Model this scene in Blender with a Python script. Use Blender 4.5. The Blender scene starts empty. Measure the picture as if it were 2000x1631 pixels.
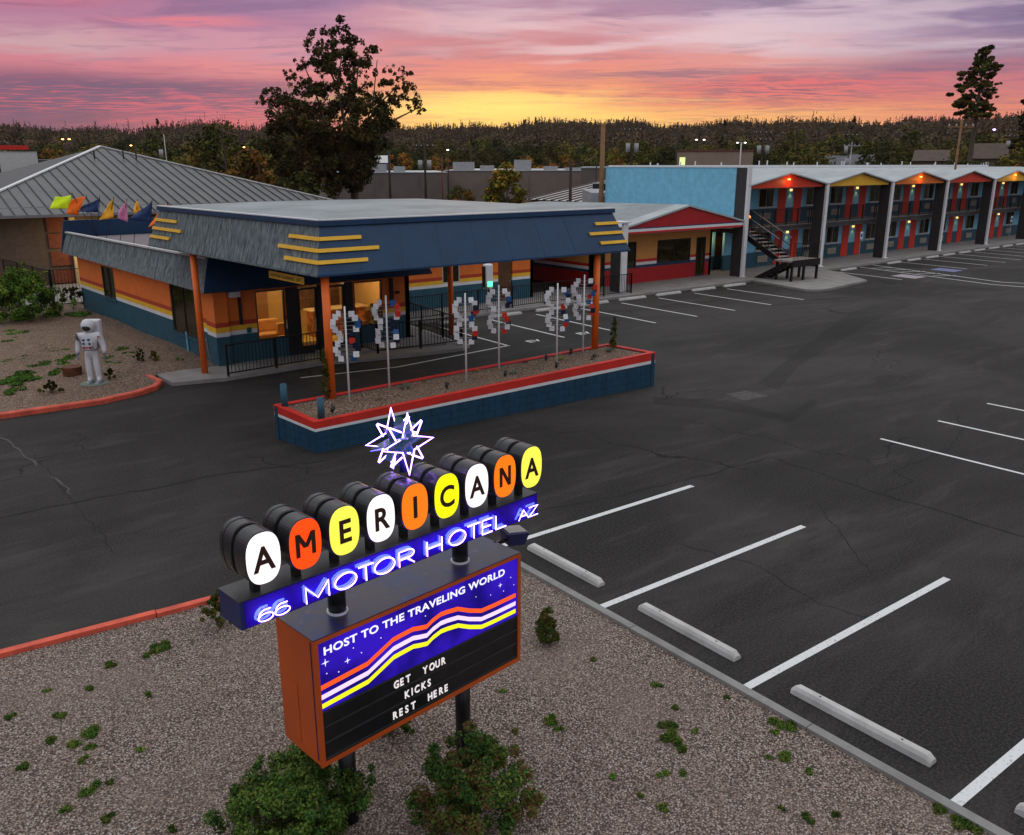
import bpy, math, random
import numpy as np
from mathutils import Matrix, Vector
random.seed(7); RNG=np.random.default_rng(7)
S=bpy.context.scene; COL=S.collection
def lin(r,g,b):
    f=lambda c:(c/12.92 if c<=.04045 else ((c+.055)/1.055)**2.4)
    return (f(r/255),f(g/255),f(b/255),1)
# ------------------------------------------------------------ camera
F=1690.; CX=1000.; CY=815.5; H=6.7
TH=math.atan(495/F); AZ=math.atan2(2250,math.hypot(F,495))
hd=np.array([math.cos(AZ),math.sin(AZ),0.]); rt=np.array([math.sin(AZ),-math.cos(AZ),0.]); up=np.array([0,0,1.])
fw=hd*math.cos(TH)-up*math.sin(TH); vu=hd*math.sin(TH)+up*math.cos(TH); CAMP=np.array([0,0,H])
def ray(x,y): return fw+rt*(x-CX)/F-vu*(y-CY)/F
def P(x,y,z=0.):          # the point of height z seen at a spot of the photograph
    r=ray(x,y); return CAMP+r*((z-H)/r[2])
def PD(x,d,z=0.):         # the point at ground distance d in the direction of a column of the photograph
    a=math.atan((x-1000)/1761.); v=hd*math.cos(a)+rt*math.sin(a); return np.array([v[0]*d,v[1]*d,z])
def ZA_(py,d): return H+d*math.tan(math.atan((CY-py)/F)-TH)
cam=bpy.data.cameras.new('camera'); camo=bpy.data.objects.new('camera',cam); COL.objects.link(camo)
cam.sensor_width=36; cam.lens=F/2000*36; cam.clip_start=.1; cam.clip_end=9000
camo.location=(0,0,H); camo.rotation_euler=(math.pi/2-TH,0,AZ-math.pi/2); S.camera=camo
S.view_settings.view_transform='Standard'; S.view_settings.look='None'
S.view_settings.exposure=0; S.view_settings.gamma=1; S.view_settings.use_curve_mapping=False
S.cycles.use_denoising=True; S.cycles.max_bounces=6; S.cycles.diffuse_bounces=3; S.cycles.glossy_bounces=3
S.cycles.transparent_max_bounces=8; S.cycles.sample_clamp_indirect=4; S.cycles.caustics_reflective=False; S.cycles.caustics_refractive=False
# ------------------------------------------------------------ world: sunset sky
wd=bpy.data.worlds.new('World'); S.world=wd; wd.use_nodes=True; nt=wd.node_tree; nt.nodes.clear()
def N(t,**k):
    n=nt.nodes.new(t)
    for a,b in k.items(): setattr(n,a,b)
    return n
def sock(n,i,v):
    if hasattr(v,'is_output') : nt.links.new(v,n.inputs[i])
    else: n.inputs[i].default_value=v
def M(op,a,b=0.,c=None,clamp=False):
    n=N('ShaderNodeMath',operation=op,use_clamp=clamp); sock(n,0,a); sock(n,1,b)
    if c is not None: sock(n,2,c)
    return n.outputs[0]
def mixc(f,a,b,mode='MIX'):
    n=N('ShaderNodeMix',data_type='RGBA',blend_type=mode,clamp_factor=True); sock(n,0,f); sock(n,6,a); sock(n,7,b); return n.outputs[2]
def sstep(x,a,b):
    n=N('ShaderNodeMapRange',interpolation_type='SMOOTHSTEP',clamp=True); sock(n,0,x); n.inputs[1].default_value=a; n.inputs[2].default_value=b; return n.outputs[0]
def noise(vec,scale,detail=4,rough=.5,dist=0.):
    n=N('ShaderNodeTexNoise'); sock(n,'Vector',vec); n.inputs['Scale'].default_value=scale; n.inputs['Detail'].default_value=detail
    n.inputs['Roughness'].default_value=rough; n.inputs['Distortion'].default_value=dist; return n.outputs[0]
def ramp(x,stops):
    n=N('ShaderNodeValToRGB'); sock(n,0,x); cr=n.color_ramp; cr.interpolation='EASE'
    while len(cr.elements)>1: cr.elements.remove(cr.elements[-1])
    cr.elements[0].position=stops[0][0]; cr.elements[0].color=stops[0][1]
    for p,c in stops[1:]:
        e=cr.elements.new(p); e.color=c
    return n.outputs[0]
tc=N('ShaderNodeTexCoord').outputs['Generated']
def dot(v):
    n=N('ShaderNodeVectorMath',operation='DOT_PRODUCT'); sock(n,0,tc); n.inputs[1].default_value=v; return n.outputs['Value']
cx_=dot(tuple(rt)); cy_=dot(tuple(hd)); cz_=dot((0,0,1))
el=M('MULTIPLY',M('ARCSINE',cz_),57.2958); az=M('MULTIPLY',M('ARCTAN2',cx_,cy_),57.2958)
zz=M('ADD',M('MAXIMUM',cz_,0.),.035)
def comb(a,b,c):
    n=N('ShaderNodeCombineXYZ'); sock(n,0,a); sock(n,1,b); sock(n,2,c); return n.outputs[0]
pl=comb(M('DIVIDE',cx_,zz),M('DIVIDE',cy_,zz),0.)           # the cloud layer seen in perspective
pl2=comb(M('DIVIDE',cx_,zz),M('MULTIPLY',M('DIVIDE',cy_,zz),1.7),3.1)
n1=noise(pl,.55,5,.55,.4); n2=noise(pl2,1.5,6,.62,.6); n3=noise(pl2,.8,4,.5,.2); n4=noise(comb(M('DIVIDE',cx_,zz),M('MULTIPLY',M('DIVIDE',cy_,zz),2.2),9.),3.2,5,.6,.5)
c0=lambda n:M('SUBTRACT',n,.5)
el2=M('ADD',el,M('MULTIPLY',c0(n1),M('MULTIPLY',sstep(el,2.,9.),5.0)))
el2=M('ADD',el2,M('MULTIPLY',c0(n2),M('MULTIPLY',sstep(el,1.,7.),2.2)))
az2=M('ADD',az,M('MULTIPLY',c0(n3),16.))
t=M('DIVIDE',el2,16.,clamp=True)
E=lambda rows:[(e/16.,lin(*c)) for e,c in rows]
hi=[(11.5,(140,120,160)),(16,(128,128,158))]
gL=ramp(t,E([(0,(95,70,100)),(3.1,(125,72,105)),(4.4,(150,80,115)),(5.6,(212,120,138)),(6.6,(206,160,170)),(8.0,(180,115,150)),(9.2,(190,105,140))]+hi))
gM=ramp(t,E([(0,(180,90,100)),(2.8,(215,95,115)),(4.2,(170,85,120)),(5.2,(225,130,140)),(6.8,(205,140,165)),(8.0,(175,115,155)),(9.2,(150,105,155))]+hi))
gC=ramp(t,E([(0,(255,180,90)),(2.9,(255,212,110)),(3.8,(255,214,115)),(4.5,(240,150,108)),(5.6,(222,122,122)),(7.0,(192,116,138)),(8.2,(205,150,170)),(9.2,(165,120,158))]+hi))
gR=ramp(t,E([(0,(250,160,90)),(2.8,(252,178,105)),(3.6,(228,125,105)),(4.6,(205,100,112)),(5.6,(224,145,145)),(7.0,(222,180,192)),(8.0,(208,178,200)),(9.3,(160,135,170))]+hi))
gE=ramp(t,E([(0,(210,110,110)),(3.0,(232,128,108)),(4.2,(205,112,122)),(5.4,(140,95,130)),(6.6,(145,115,150)),(8.0,(122,102,148)),(9.2,(95,82,135))]+hi))
g=mixc(sstep(az2,-28.,-17.),gL,gM); g=mixc(sstep(az2,-15.,-4.),g,gC); g=mixc(sstep(az2,2.,14.),g,gR); g=mixc(sstep(az2,16.,29.),g,gE)
low=M('SUBTRACT',1.,sstep(el,6.,12.))
# darker violet cloud bodies and lit pink undersides
body=M('MULTIPLY',sstep(n2,.50,.66),.55); g=mixc(body,g,mixc(.6,g,lin(92,72,118)))
def gauss(x,c,w): return M('EXPONENT',M('MULTIPLY',M('POWER',M('ABSOLUTE',M('DIVIDE',M('SUBTRACT',x,c),w)),2.),-1.))
azw=M('ADD',az,M('MULTIPLY',c0(n1),10.)); elw=M('ADD',el,M('MULTIPLY',c0(n4),1.1))
bankL=M('MULTIPLY',gauss(elw,4.25,.5),gauss(azw,-22.,11.)); bankL=M('MULTIPLY',bankL,sstep(n4,.3,.52))
g=mixc(M('MULTIPLY',bankL,.85),g,lin(88,66,112))
lay=M('MULTIPLY',gauss(elw,3.3,.75),sstep(az,-6.,-16.)); g=mixc(M('MULTIPLY',M('MULTIPLY',lay,sstep(n4,.42,.6)),.8),g,lin(84,66,112))
g=mixc(M('MULTIPLY',M('MULTIPLY',lay,sstep(n4,.5,.36)),.75),g,lin(226,84,112))
fanR=M('MULTIPLY',gauss(elw,4.3,.85),gauss(azw,16.,8.5))
g=mixc(M('MULTIPLY',M('MULTIPLY',fanR,sstep(n4,.46,.60)),.8),g,lin(120,66,112))
g=mixc(M('MULTIPLY',M('MULTIPLY',fanR,sstep(n4,.53,.40)),.8),g,lin(235,92,108))
g=mixc(M('MULTIPLY',M('MULTIPLY',gauss(elw,5.25,.2),gauss(azw,10.,7.)),.8),g,lin(112,76,120))
g=mixc(M('MULTIPLY',M('MULTIPLY',gauss(M('SUBTRACT',elw,M('MULTIPLY',az,.035)),8.5,.22),gauss(az,-19.,3.6)),.75),g,lin(245,120,130))
g=mixc(M('MULTIPLY',M('MULTIPLY',gauss(elw,9.0,.45),gauss(az,-29.,5.)),.6),g,lin(238,112,128))
g=mixc(M('MULTIPLY',M('MULTIPLY',gauss(elw,4.8,.14),gauss(azw,0.,6.)),.6),g,lin(170,84,112))
glow=M('MULTIPLY',gauss(elw,3.3,.5),gauss(azw,-2.5,4.6)); g=mixc(M('MULTIPLY',glow,.8),g,(1.25,.85,.20,1))
g=mixc(M('MULTIPLY',M('MULTIPLY',sstep(n3,.46,.62),M('MULTIPLY',sstep(el,5.2,6.6),sstep(az,-12.,4.))),.62),g,lin(226,200,212))
# higher up and away from the sunset: even blue-grey dusk
g=mixc(sstep(el,9.8,24.),g,mixc(sstep(n1,.35,.7),(1.02,1.04,1.06,1),(.76,.80,.85,1)))
back=M('MULTIPLY',sstep(M('ABSOLUTE',az),50.,120.),sstep(el,40.,5.)); g=mixc(M('MULTIPLY',back,.85),g,(.36,.37,.44,1))
g=mixc(sstep(el,0.,-3.),g,(.05,.045,.045,1))
g=mixc(.10,g,(.40,.36,.40,1)); bg=N('ShaderNodeBackground'); sock(bg,0,g); bg.inputs[1].default_value=1.
sky=N('ShaderNodeTexSky',sky_type='NISHITA',sun_disc=False,sun_elevation=math.radians(3),sun_rotation=math.pi/2-AZ)
bg2=N('ShaderNodeBackground'); sock(bg2,0,sky.outputs[0]); bg2.inputs[1].default_value=.006
ad=N('ShaderNodeAddShader'); nt.links.new(bg.outputs[0],ad.inputs[0]); nt.links.new(bg2.outputs[0],ad.inputs[1])
wo=N('ShaderNodeOutputWorld'); nt.links.new(ad.outputs[0],wo.inputs[0])
sl=bpy.data.lights.new('sun','SUN'); sl.energy=.12; sl.angle=math.radians(6); sl.color=(1,.62,.38)
so=bpy.data.objects.new('sun',sl); COL.objects.link(so)
so.rotation_euler=Vector((math.cos(AZ+.05)*math.cos(math.radians(5)),math.sin(AZ+.05)*math.cos(math.radians(5)),math.sin(math.radians(5)))).to_track_quat('Z','Y').to_euler()
# ------------------------------------------------------------ materials
MATS={}
class MT:
    def __init__(s,name):
        s.m=bpy.data.materials.new(name); s.m.use_nodes=True; s.t=s.m.node_tree; s.b=s.t.nodes['Principled BSDF']
    def n(s,t,**k):
        q=s.t.nodes.new(t)
        for a,b in k.items(): setattr(q,a,b)
        return q
    def l(s,a,b): s.t.links.new(a,b)
    def set(s,n,i,v):
        if hasattr(v,'is_output'): s.l(v,n.inputs[i])
        else: n.inputs[i].default_value=v
    def coord(s,scale=(1,1,1),kind='pos'):
        o=s.n('ShaderNodeNewGeometry').outputs['Position'] if kind=='pos' else s.n('ShaderNodeTexCoord').outputs['Object']
        mp=s.n('ShaderNodeMapping'); s.l(o,mp.inputs[0]); mp.inputs['Scale'].default_value=scale; return mp.outputs[0]
    def noise(s,sc,det=4,ro=.55,scale=(1,1,1),dist=0.,kind='pos'):
        q=s.n('ShaderNodeTexNoise'); s.l(s.coord(scale,kind),q.inputs['Vector']); q.inputs['Scale'].default_value=sc; q.inputs['Detail'].default_value=det
        q.inputs['Roughness'].default_value=ro; q.inputs['Distortion'].default_value=dist; return q.outputs[0]
    def mix(s,f,a,b,mode='MIX'):
        q=s.n('ShaderNodeMix',data_type='RGBA',blend_type=mode,clamp_factor=True); s.set(q,0,f); s.set(q,6,a); s.set(q,7,b); return q.outputs[2]
    def math(s,op,a,b=0.,clamp=False):
        q=s.n('ShaderNodeMath',operation=op,use_clamp=clamp); s.set(q,0,a); s.set(q,1,b); return q.outputs[0]
    def mr(s,x,a,b,c=0.,d=1.):
        q=s.n('ShaderNodeMapRange',interpolation_type='SMOOTHSTEP'); s.set(q,0,x)
        for i,v in zip((1,2,3,4),(a,b,c,d)): q.inputs[i].default_value=v
        return q.outputs[0]
    def bump(s,h,strength=.3,dist=.02):
        q=s.n('ShaderNodeBump'); s.l(h,q.inputs['Height']); q.inputs['Strength'].default_value=strength; q.inputs['Distance'].default_value=dist; s.l(q.outputs[0],s.b.inputs['Normal'])
    def col(s,c): s.set(s.b,'Base Color',c)
def sc(c,k): return (c[0]*k,c[1]*k,c[2]*k,1)
def paint(name,c,rough=.55,var=.18,scale=3.,streak=False,bump=0.,metal=0.,spec=.4):
    if name in MATS: return MATS[name]
    m=MT(name); f=m.noise(scale,6,.65,(6,6,.5) if streak else (1,1,1)); f2=m.noise(scale*14,3,.6)
    a=m.mix(m.mr(f,.3,.7),sc(c,1-var),sc(c,1+var)); a=m.mix(m.math('MULTIPLY',m.mr(f2,.45,.7),var*.8),a,sc(c,1-1.6*var))
    m.col(a); m.b.inputs['Roughness'].default_value=rough; m.b.inputs['Metallic'].default_value=metal; m.b.inputs['Specular IOR Level'].default_value=spec
    if bump: m.bump(f2,bump,.01)
    MATS[name]=m.m; return m.m
def emit(name,c,strength,base=None):
    if name in MATS: return MATS[name]
    m=MT(name); m.col(base or c); m.b.inputs['Emission Color'].default_value=c; m.b.inputs['Emission Strength'].default_value=strength
    m.b.inputs['Roughness'].default_value=.4; MATS[name]=m.m; return m.m
def glass(name,c=(.8,.85,.85,1),thru=.8,dark=(.02,.02,.02,1)):
    if name in MATS: return MATS[name]
    m=MT(name); g=m.n('ShaderNodeBsdfGlossy'); g.inputs['Roughness'].default_value=.05; g.inputs['Color'].default_value=(.9,.9,.9,1)
    tr=m.n('ShaderNodeBsdfTransparent'); tr.inputs[0].default_value=c
    df=m.n('ShaderNodeBsdfDiffuse'); df.inputs[0].default_value=dark
    mx=m.n('ShaderNodeMixShader'); mx.inputs[0].default_value=thru; m.l(df.outputs[0],mx.inputs[1]); m.l(tr.outputs[0],mx.inputs[2])
    fr=m.n('ShaderNodeFresnel'); fr.inputs[0].default_value=1.45
    m2=m.n('ShaderNodeMixShader'); m.l(fr.outputs[0],m2.inputs[0]); m.l(mx.outputs[0],m2.inputs[1]); m.l(g.outputs[0],m2.inputs[2])
    m.l(m2.outputs[0],m.t.nodes['Material Output'].inputs[0]); MATS[name]=m.m; return m.m
# named colours
WHITE=paint('white_paint',(.76,.77,.78,1),.5,.06); OFFW=paint('offwhite_paint',(.55,.55,.54,1),.6,.1)
NAVY=paint('navy_paint',(.011,.048,.118,1),.5,.14,1.5); PNAVY=paint('planter_blue',(.008,.050,.095,1),.6,.22,1.2,True); TEAL=paint('teal_paint',(.020,.088,.130,1),.6,.14,2.)
ORANGE=paint('orange_paint',(.86,.20,.030,1),.6,.08,2.,bump=.1); POST=paint('post_orange',(.86,.15,.015,1),.45,.06)
REDO=paint('dark_orange_stripe',(.50,.055,.02,1),.6,.08); AMBER=paint('amber_paint',(.90,.50,.03,1),.5,.07)
RED=paint('red_paint',(.62,.014,.010,1),.5,.1); DRED=paint('deep_red_paint',(.42,.012,.014,1),.55,.1)
PEACH=paint('peach_wall',(.74,.34,.085,1),.65,.07); SKYB=paint('sky_blue_paint',(.22,.58,.80,1),.65,.1,bump=.1)
CHAR=paint('charcoal_paint',(.042,.038,.040,1),.6,.15); BLACK=paint('black_paint',(.012,.012,.013,1),.45,.2); IRON=paint('black_iron',(.010,.010,.011,1),.4,.2,metal=.2)
CONC=paint('concrete',(.27,.25,.24,1),.85,.16,1.3,bump=.25); KERBG=paint('kerb_concrete',(.25,.245,.235,1),.85,.18,1.8,bump=.25); STOPC=paint('stop_concrete',(.52,.51,.49,1),.8,.16,2.5,bump=.3)
ROOFC=paint('roof_membrane_grey',(.27,.30,.31,1),.7,.22,.5); ROOFM=paint('roof_membrane',(.40,.44,.455,1),.6,.14,.6); DOORR=paint('door_red',(.74,.040,.012,1),.5,.08)
BEIGE=paint('beige_unit',(.36,.32,.26,1),.6,.12); BARK=paint('bark',(.10,.075,.055,1),.9,.3,6.,bump=.5)
KERBR=paint('red_kerb_paint',(.66,.105,.06,1),.7,.28,2.5,bump=.2); COPE=paint('coping_red',(.62,.028,.018,1),.6,.15,1.5)
STEEL=paint('galvanised',(.35,.36,.37,1),.4,.12,metal=.6)
# ------------------------------------------------------------ mesh builder
class MB:
    def __init__(s,T=None): s.v=[]; s.f=[]; s.T=T
    def add(s,vs,fs):
        b=len(s.v)
        for p in vs:
            p=Vector(p); s.v.append(s.T@p if s.T else p)
        s.f+= [tuple(b+i for i in f) for f in fs]; return s
    def box(s,x0,x1,y0,y1,z0,z1):
        return s.add([(x0,y0,z0),(x1,y0,z0),(x1,y1,z0),(x0,y1,z0),(x0,y0,z1),(x1,y0,z1),(x1,y1,z1),(x0,y1,z1)],
            [(0,3,2,1),(4,5,6,7),(0,1,5,4),(1,2,6,5),(2,3,7,6),(3,0,4,7)])
    def hexa(s,b,t): return s.add(list(b)+list(t),[(0,3,2,1),(4,5,6,7),(0,1,5,4),(1,2,6,5),(2,3,7,6),(3,0,4,7)])
    def prism(s,pts,off):
        n=len(pts); o=Vector(off); q=[Vector(p) for p in pts]
        return s.add(q+[p+o for p in q],[tuple(range(n))[::-1],tuple(range(n,2*n))]+[(i,(i+1)%n,n+(i+1)%n,n+i) for i in range(n)])
    def poly(s,pts,z0,z1): return s.prism([(p[0],p[1],z0) for p in pts],(0,0,z1-z0))
    def face(s,pts): return s.add(pts,[tuple(range(len(pts)))])
    def tube(s,pts,r,n=8,closed=False,r1=None,cap=True):
        q=[Vector(p) for p in pts]; m=len(q); vs=[]; ref=None
        for i,p in enumerate(q):
            if closed: d=(q[(i+1)%m]-q[i-1])
            else: d=(q[min(i+1,m-1)]-q[max(i-1,0)])
            if d.length<1e-9: d=Vector((0,0,1))
            d.normalize()
            if ref is None: ref=d.orthogonal().normalized()
            ref=(ref-d*ref.dot(d)); ref=ref.normalized() if ref.length>1e-6 else d.orthogonal().normalized()
            bi=d.cross(ref); rr=r if r1 is None else r+(r1-r)*i/max(1,m-1)
            vs+=[p+ref*rr*math.cos(2*math.pi*k/n)+bi*rr*math.sin(2*math.pi*k/n) for k in range(n)]
        fs=[]
        for i in range(m if closed else m-1):
            j=(i+1)%m; fs+=[(i*n+k,i*n+(k+1)%n,j*n+(k+1)%n,j*n+k) for k in range(n)]
        if cap and not closed: fs+=[tuple(range(n))[::-1],tuple(range((m-1)*n,m*n))]
        return s.add(vs,fs)
    def cyl(s,a,b,r,n=12,r1=None): return s.tube([a,b],r,n,r1=r1)
    def bar(s,a,b,w,h):      # straight bar with a rectangular section
        a=Vector(a); b=Vector(b); d=(b-a).normalized(); u=Vector((0,0,1)) if abs(d.z)<.95 else Vector((0,1,0))
        x=d.cross(u).normalized()*w/2; y=x.normalized().cross(d).normalized()*h/2
        return s.hexa([a-x-y,a+x-y,b+x-y,b-x-y],[a-x+y,a+x+y,b+x+y,b-x+y])
    def ball(s,c,r,n=10,sz=(1,1,1)):
        vs=[];m=n//2
        for i in range(m+1):
            th=math.pi*i/m
            for k in range(n):
                a=2*math.pi*k/n; vs.append((c[0]+r*sz[0]*math.sin(th)*math.cos(a),c[1]+r*sz[1]*math.sin(th)*math.sin(a),c[2]+r*sz[2]*math.cos(th)))
        return s.add(vs,[(i*n+k,(i+1)*n+k,(i+1)*n+(k+1)%n,i*n+(k+1)%n) for i in range(m) for k in range(n)])
    def build(s,name,mat=None,parent=None,smooth=False,label=None,bevel=0.):
        vs=s.v; xs=[p[0] for p in vs]; ys=[p[1] for p in vs]; zs=[p[2] for p in vs]
        o=Vector(((min(xs)+max(xs))/2,(min(ys)+max(ys))/2,min(zs)))
        me=bpy.data.meshes.new(name); me.from_pydata([tuple(p-o) for p in vs],[],s.f); me.update()
        if smooth: me.polygons.foreach_set('use_smooth',[True]*len(me.polygons))
        if mat: me.materials.append(mat)
        ob=link(name,me,parent,o)
        if bevel:
            b=ob.modifiers.new('bevel','BEVEL'); b.width=bevel; b.segments=2; b.limit_method='ANGLE'
        if label: ob['label']=label
        return ob
def wpos(o):
    p=Vector((0,0,0))
    while o: p=p+o.location; o=o.parent
    return p
def link(name,data,parent,loc):
    ob=bpy.data.objects.new(name,data); COL.objects.link(ob)
    if parent: ob.parent=parent; ob.location=Vector(loc)-wpos(parent)
    else: ob.location=loc
    return ob
def tag(o,label,cat,group=None):
    o['label']=label; o['category']=cat
    if group: o['group']=group
    return o
def thing(name,loc,label,cat,group=None):
    o=bpy.data.objects.new(name,None); COL.objects.link(o); o.location=loc; o.empty_display_size=.3; return tag(o,label,cat,group)
def struct(o,kind='structure'): o['kind']=kind; return o
def cptree(o,parent=None):
    c=o.copy(); COL.objects.link(c); c.parent=parent
    for ch in o.children: cptree(ch,c)
    return c
def inst(src,name,loc,parent,rot=None):   # another piece sharing the mesh of src; loc is world
    ob=link(name,src.data,parent,loc)
    if rot is not None: ob.rotation_euler=rot
    return ob
def text(s,size,mat,name,parent,Tm,ext=.004,sx=1.,off=0.,align='LEFT',space=1.):
    cu=bpy.data.curves.new(name,'FONT'); cu.body=s; cu.size=size; cu.extrude=ext; cu.offset=off; cu.align_x=align; cu.space_character=space; cu.resolution_u=4
    t=bpy.data.objects.new(name,cu); COL.objects.link(t); bpy.context.view_layer.update()
    me=bpy.data.meshes.new_from_object(t.evaluated_get(bpy.context.evaluated_depsgraph_get())); bpy.data.objects.remove(t)
    mt=Tm@Matrix.Diagonal((sx,1,1,1)); o=mt.translation.copy(); mt.translation=(0,0,0); me.transform(mt); me.materials.clear(); me.materials.append(mat)
    return link(name,me,parent,o)
def lamp(loc,power,color,size=.05,kind='POINT',spot=None,aim=None,name='lamp_light',parent=None):
    l=bpy.data.lights.new(name,kind); l.energy=power; l.color=color
    if kind in('POINT','SPOT'): l.shadow_soft_size=size
    if kind=='AREA': l.size=size
    if spot: l.spot_size=spot; l.spot_blend=.8
    o=link(name,l,parent,loc)
    if aim is not None: o.rotation_euler=(Vector(loc)-Vector(aim)).to_track_quat('Z','Y').to_euler()
    return o
def leafmesh(name,cent,rad,n,size,mats,seed=1,flat=.0,al=1.1):
    """many leaf sized faces round clump centres; cent (k,3), rad (k,)"""
    r=np.random.default_rng(seed); cent=np.array(cent,float); rad=np.array(rad,float)
    w=rad**2; idx=r.choice(len(cent),n,p=w/w.sum()); d=r.normal(size=(n,3)); d/=np.linalg.norm(d,axis=1)[:,None]
    c=cent[idx]+d*(rad[idx]*(r.random(n)**.45))[:,None]*np.array([1,1,1-flat])
    a=r.normal(size=(n,3)); a/=np.linalg.norm(a,axis=1)[:,None]; b=np.cross(a,r.normal(size=(n,3))); b/=np.linalg.norm(b,axis=1)[:,None]
    nn=d*al+np.array([0,0,.5])+r.normal(size=(n,3))*.55; nn/=np.linalg.norm(nn,axis=1)[:,None]; a=np.cross(nn,a); a/=np.linalg.norm(a,axis=1)[:,None]; b=np.cross(nn,a)
    s=(size*(.6+.8*r.random(n)))[:,None]; a=a*s; b=b*s*.6
    v=np.stack([c-a,c-b*1.0,c+a,c+b],1).reshape(-1,3)
    me=bpy.data.meshes.new(name); me.vertices.add(len(v)); me.vertices.foreach_set('co',v.ravel().astype(np.float32))
    me.loops.add(n*4); me.loops.foreach_set('vertex_index',np.arange(n*4,dtype=np.int32)); me.polygons.add(n)
    me.polygons.foreach_set('loop_start',np.arange(0,n*4,4,dtype=np.int32))
    for m in mats: me.materials.append(m)
    me.polygons.foreach_set('material_index',((idx*7+r.integers(0,2,n))%len(mats)).astype(np.int32)); me.update(calc_edges=True); me.validate(); return me
def leaf(name,c):
    if name in MATS: return MATS[name]
    m=MT(name); f=m.noise(.9 if not name.startswith('far') else .035,5,.6); m.col(m.mix(m.mr(f,.34,.66),sc(c,.55),sc(c,1.5))) if name.startswith(('far','weed','shrub','conifer','agave')) else m.col(m.mix(m.n('ShaderNodeObjectInfo').outputs['Random'],m.mix(m.mr(f,.34,.66),sc(c,.4),sc(c,.9)),m.mix(m.mr(f,.34,.66),sc(c,.8),(c[0]*3.4,c[1]*2.9,c[2]*1.7,1)))); m.b.inputs['Roughness'].default_value=.8
    m.b.inputs['Specular IOR Level'].default_value=.08; MATS[name]=m.m; return m.m
LG=[leaf('leaf_dark',(.032,.042,.012,1)),leaf('leaf_mid',(.055,.064,.015,1)),leaf('leaf_olive',(.085,.075,.018,1))]
LA=[leaf('leaf_rust',(.20,.075,.020,1)),leaf('leaf_gold',(.17,.10,.022,1)),leaf('leaf_olive',(.08,.085,.022,1))]
LP=[leaf('pine_dark',(.022,.032,.014,1)),leaf('pine_mid',(.036,.046,.018,1)),leaf('pine_brown',(.055,.045,.025,1))]
LBR=[leaf('shrub_green',(.055,.115,.020,1)),leaf('shrub_deep',(.030,.065,.016,1)),leaf('shrub_lime',(.095,.13,.025,1))]
# ------------------------------------------------------------ ground materials
def asphalt(nm='asphalt',K=1.,):
    m=MT(nm); big=m.noise(.09,5,.6,dist=.6); mid=m.noise(.5,8,.72,(.45,1.9,1),.5); fine=m.noise(26,4,.8); sp=m.noise(90,2,.7)
    a=m.mix(m.mr(big,.36,.64),(.013,.0125,.0125,1),(.040,.0375,.036,1)); a=m.mix(m.math('MULTIPLY',m.mr(mid,.48,.72),.6),a,(.068,.062,.058,1))
    a=m.mix(m.math('MULTIPLY',m.mr(m.noise(.20,7,.68,(.5,2.2,1),1.2),.50,.68),.75),a,(.011,.0105,.0105,1))
    a=m.mix(m.math('MULTIPLY',m.mr(fine,.42,.70),.6),a,(.085,.076,.069,1)); a=m.mix(m.math('MULTIPLY',m.mr(sp,.48,.68),.5),a,(.004,.004,.004,1)); a=m.mix(1.,a,(K*1.20,K*1.19,K*1.18,1),'MULTIPLY')
    vo=m.n('ShaderNodeTexVoronoi',feature='DISTANCE_TO_EDGE'); vo.inputs['Scale'].default_value=.16
    q=m.n('ShaderNodeTexNoise'); q.inputs['Scale'].default_value=.8; q.inputs['Detail'].default_value=6; m.l(m.coord(),q.inputs['Vector'])
    vm=m.n('ShaderNodeVectorMath',operation='MULTIPLY_ADD'); m.l(q.outputs['Color'],vm.inputs[0]); vm.inputs[1].default_value=(1.6,1.6,0); m.l(m.coord(),vm.inputs[2]); m.l(vm.outputs[0],vo.inputs['Vector'])
    cr=m.math('MULTIPLY',m.mr(vo.outputs[0],.0045,.0015),m.mr(m.noise(.12,2,.5),.48,.56)); a=m.mix(m.math('MULTIPLY',cr,.8),a,(.008,.008,.008,1))
    m.col(a); m.b.inputs['Roughness'].default_value=.85; m.b.inputs['Specular IOR Level'].default_value=.18
    m.bump(m.math('ADD',fine,m.math('MULTIPLY',sp,.6)),.35,.006); return m.m
def gravelm(name,c1,c2,c3,scale=30,k=1.):
    m=MT(name); vo=m.n('ShaderNodeTexVoronoi'); m.l(m.coord(),vo.inputs['Vector']); vo.inputs['Scale'].default_value=scale
    sx=m.n('ShaderNodeSeparateColor'); m.l(vo.outputs['Color'],sx.inputs[0])
    a=m.mix(sx.outputs[0],c1,c2); a=m.mix(m.mr(sx.outputs[1],.55,.9),a,c3); a=m.mix(m.mr(sx.outputs[2],.6,1.),a,sc(c1,.35))
    a=m.mix(m.mr(vo.outputs['Distance'],.35,.75),a,sc(c1,.22)); big=m.noise(.5,5,.6); a=m.mix(m.math('MULTIPLY',m.mr(big,.4,.7),.4),a,sc(c2,.6))
    m.col(a); m.b.inputs['Roughness'].default_value=.9; m.bump(m.math('SUBTRACT',1.,vo.outputs['Distance']),.9,.02); return m.m
ASPH=asphalt(); ASPD=asphalt('asphalt_dark',.74); CRK=paint('crack_dark',(.005,.005,.005,1),.9,.2); CRL=paint('crack_sealed',(.085,.075,.068,1),.9,.2)
GRAV=gravelm('gravel',(.255,.175,.135,1),(.39,.29,.235,1),(.56,.475,.42,1),44)
GRAV2=gravelm('tan_gravel',(.23,.135,.085,1),(.31,.20,.13,1),(.40,.30,.22,1),24)
DIRT=MT('dry_ground'); _f=DIRT.noise(.03,6,.6); DIRT.col(DIRT.mix(DIRT.mr(_f,.35,.65),(.06,.048,.03,1),(.035,.042,.018,1))); DIRT.b.inputs['Roughness'].default_value=1.; DIRT=DIRT.m
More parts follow.
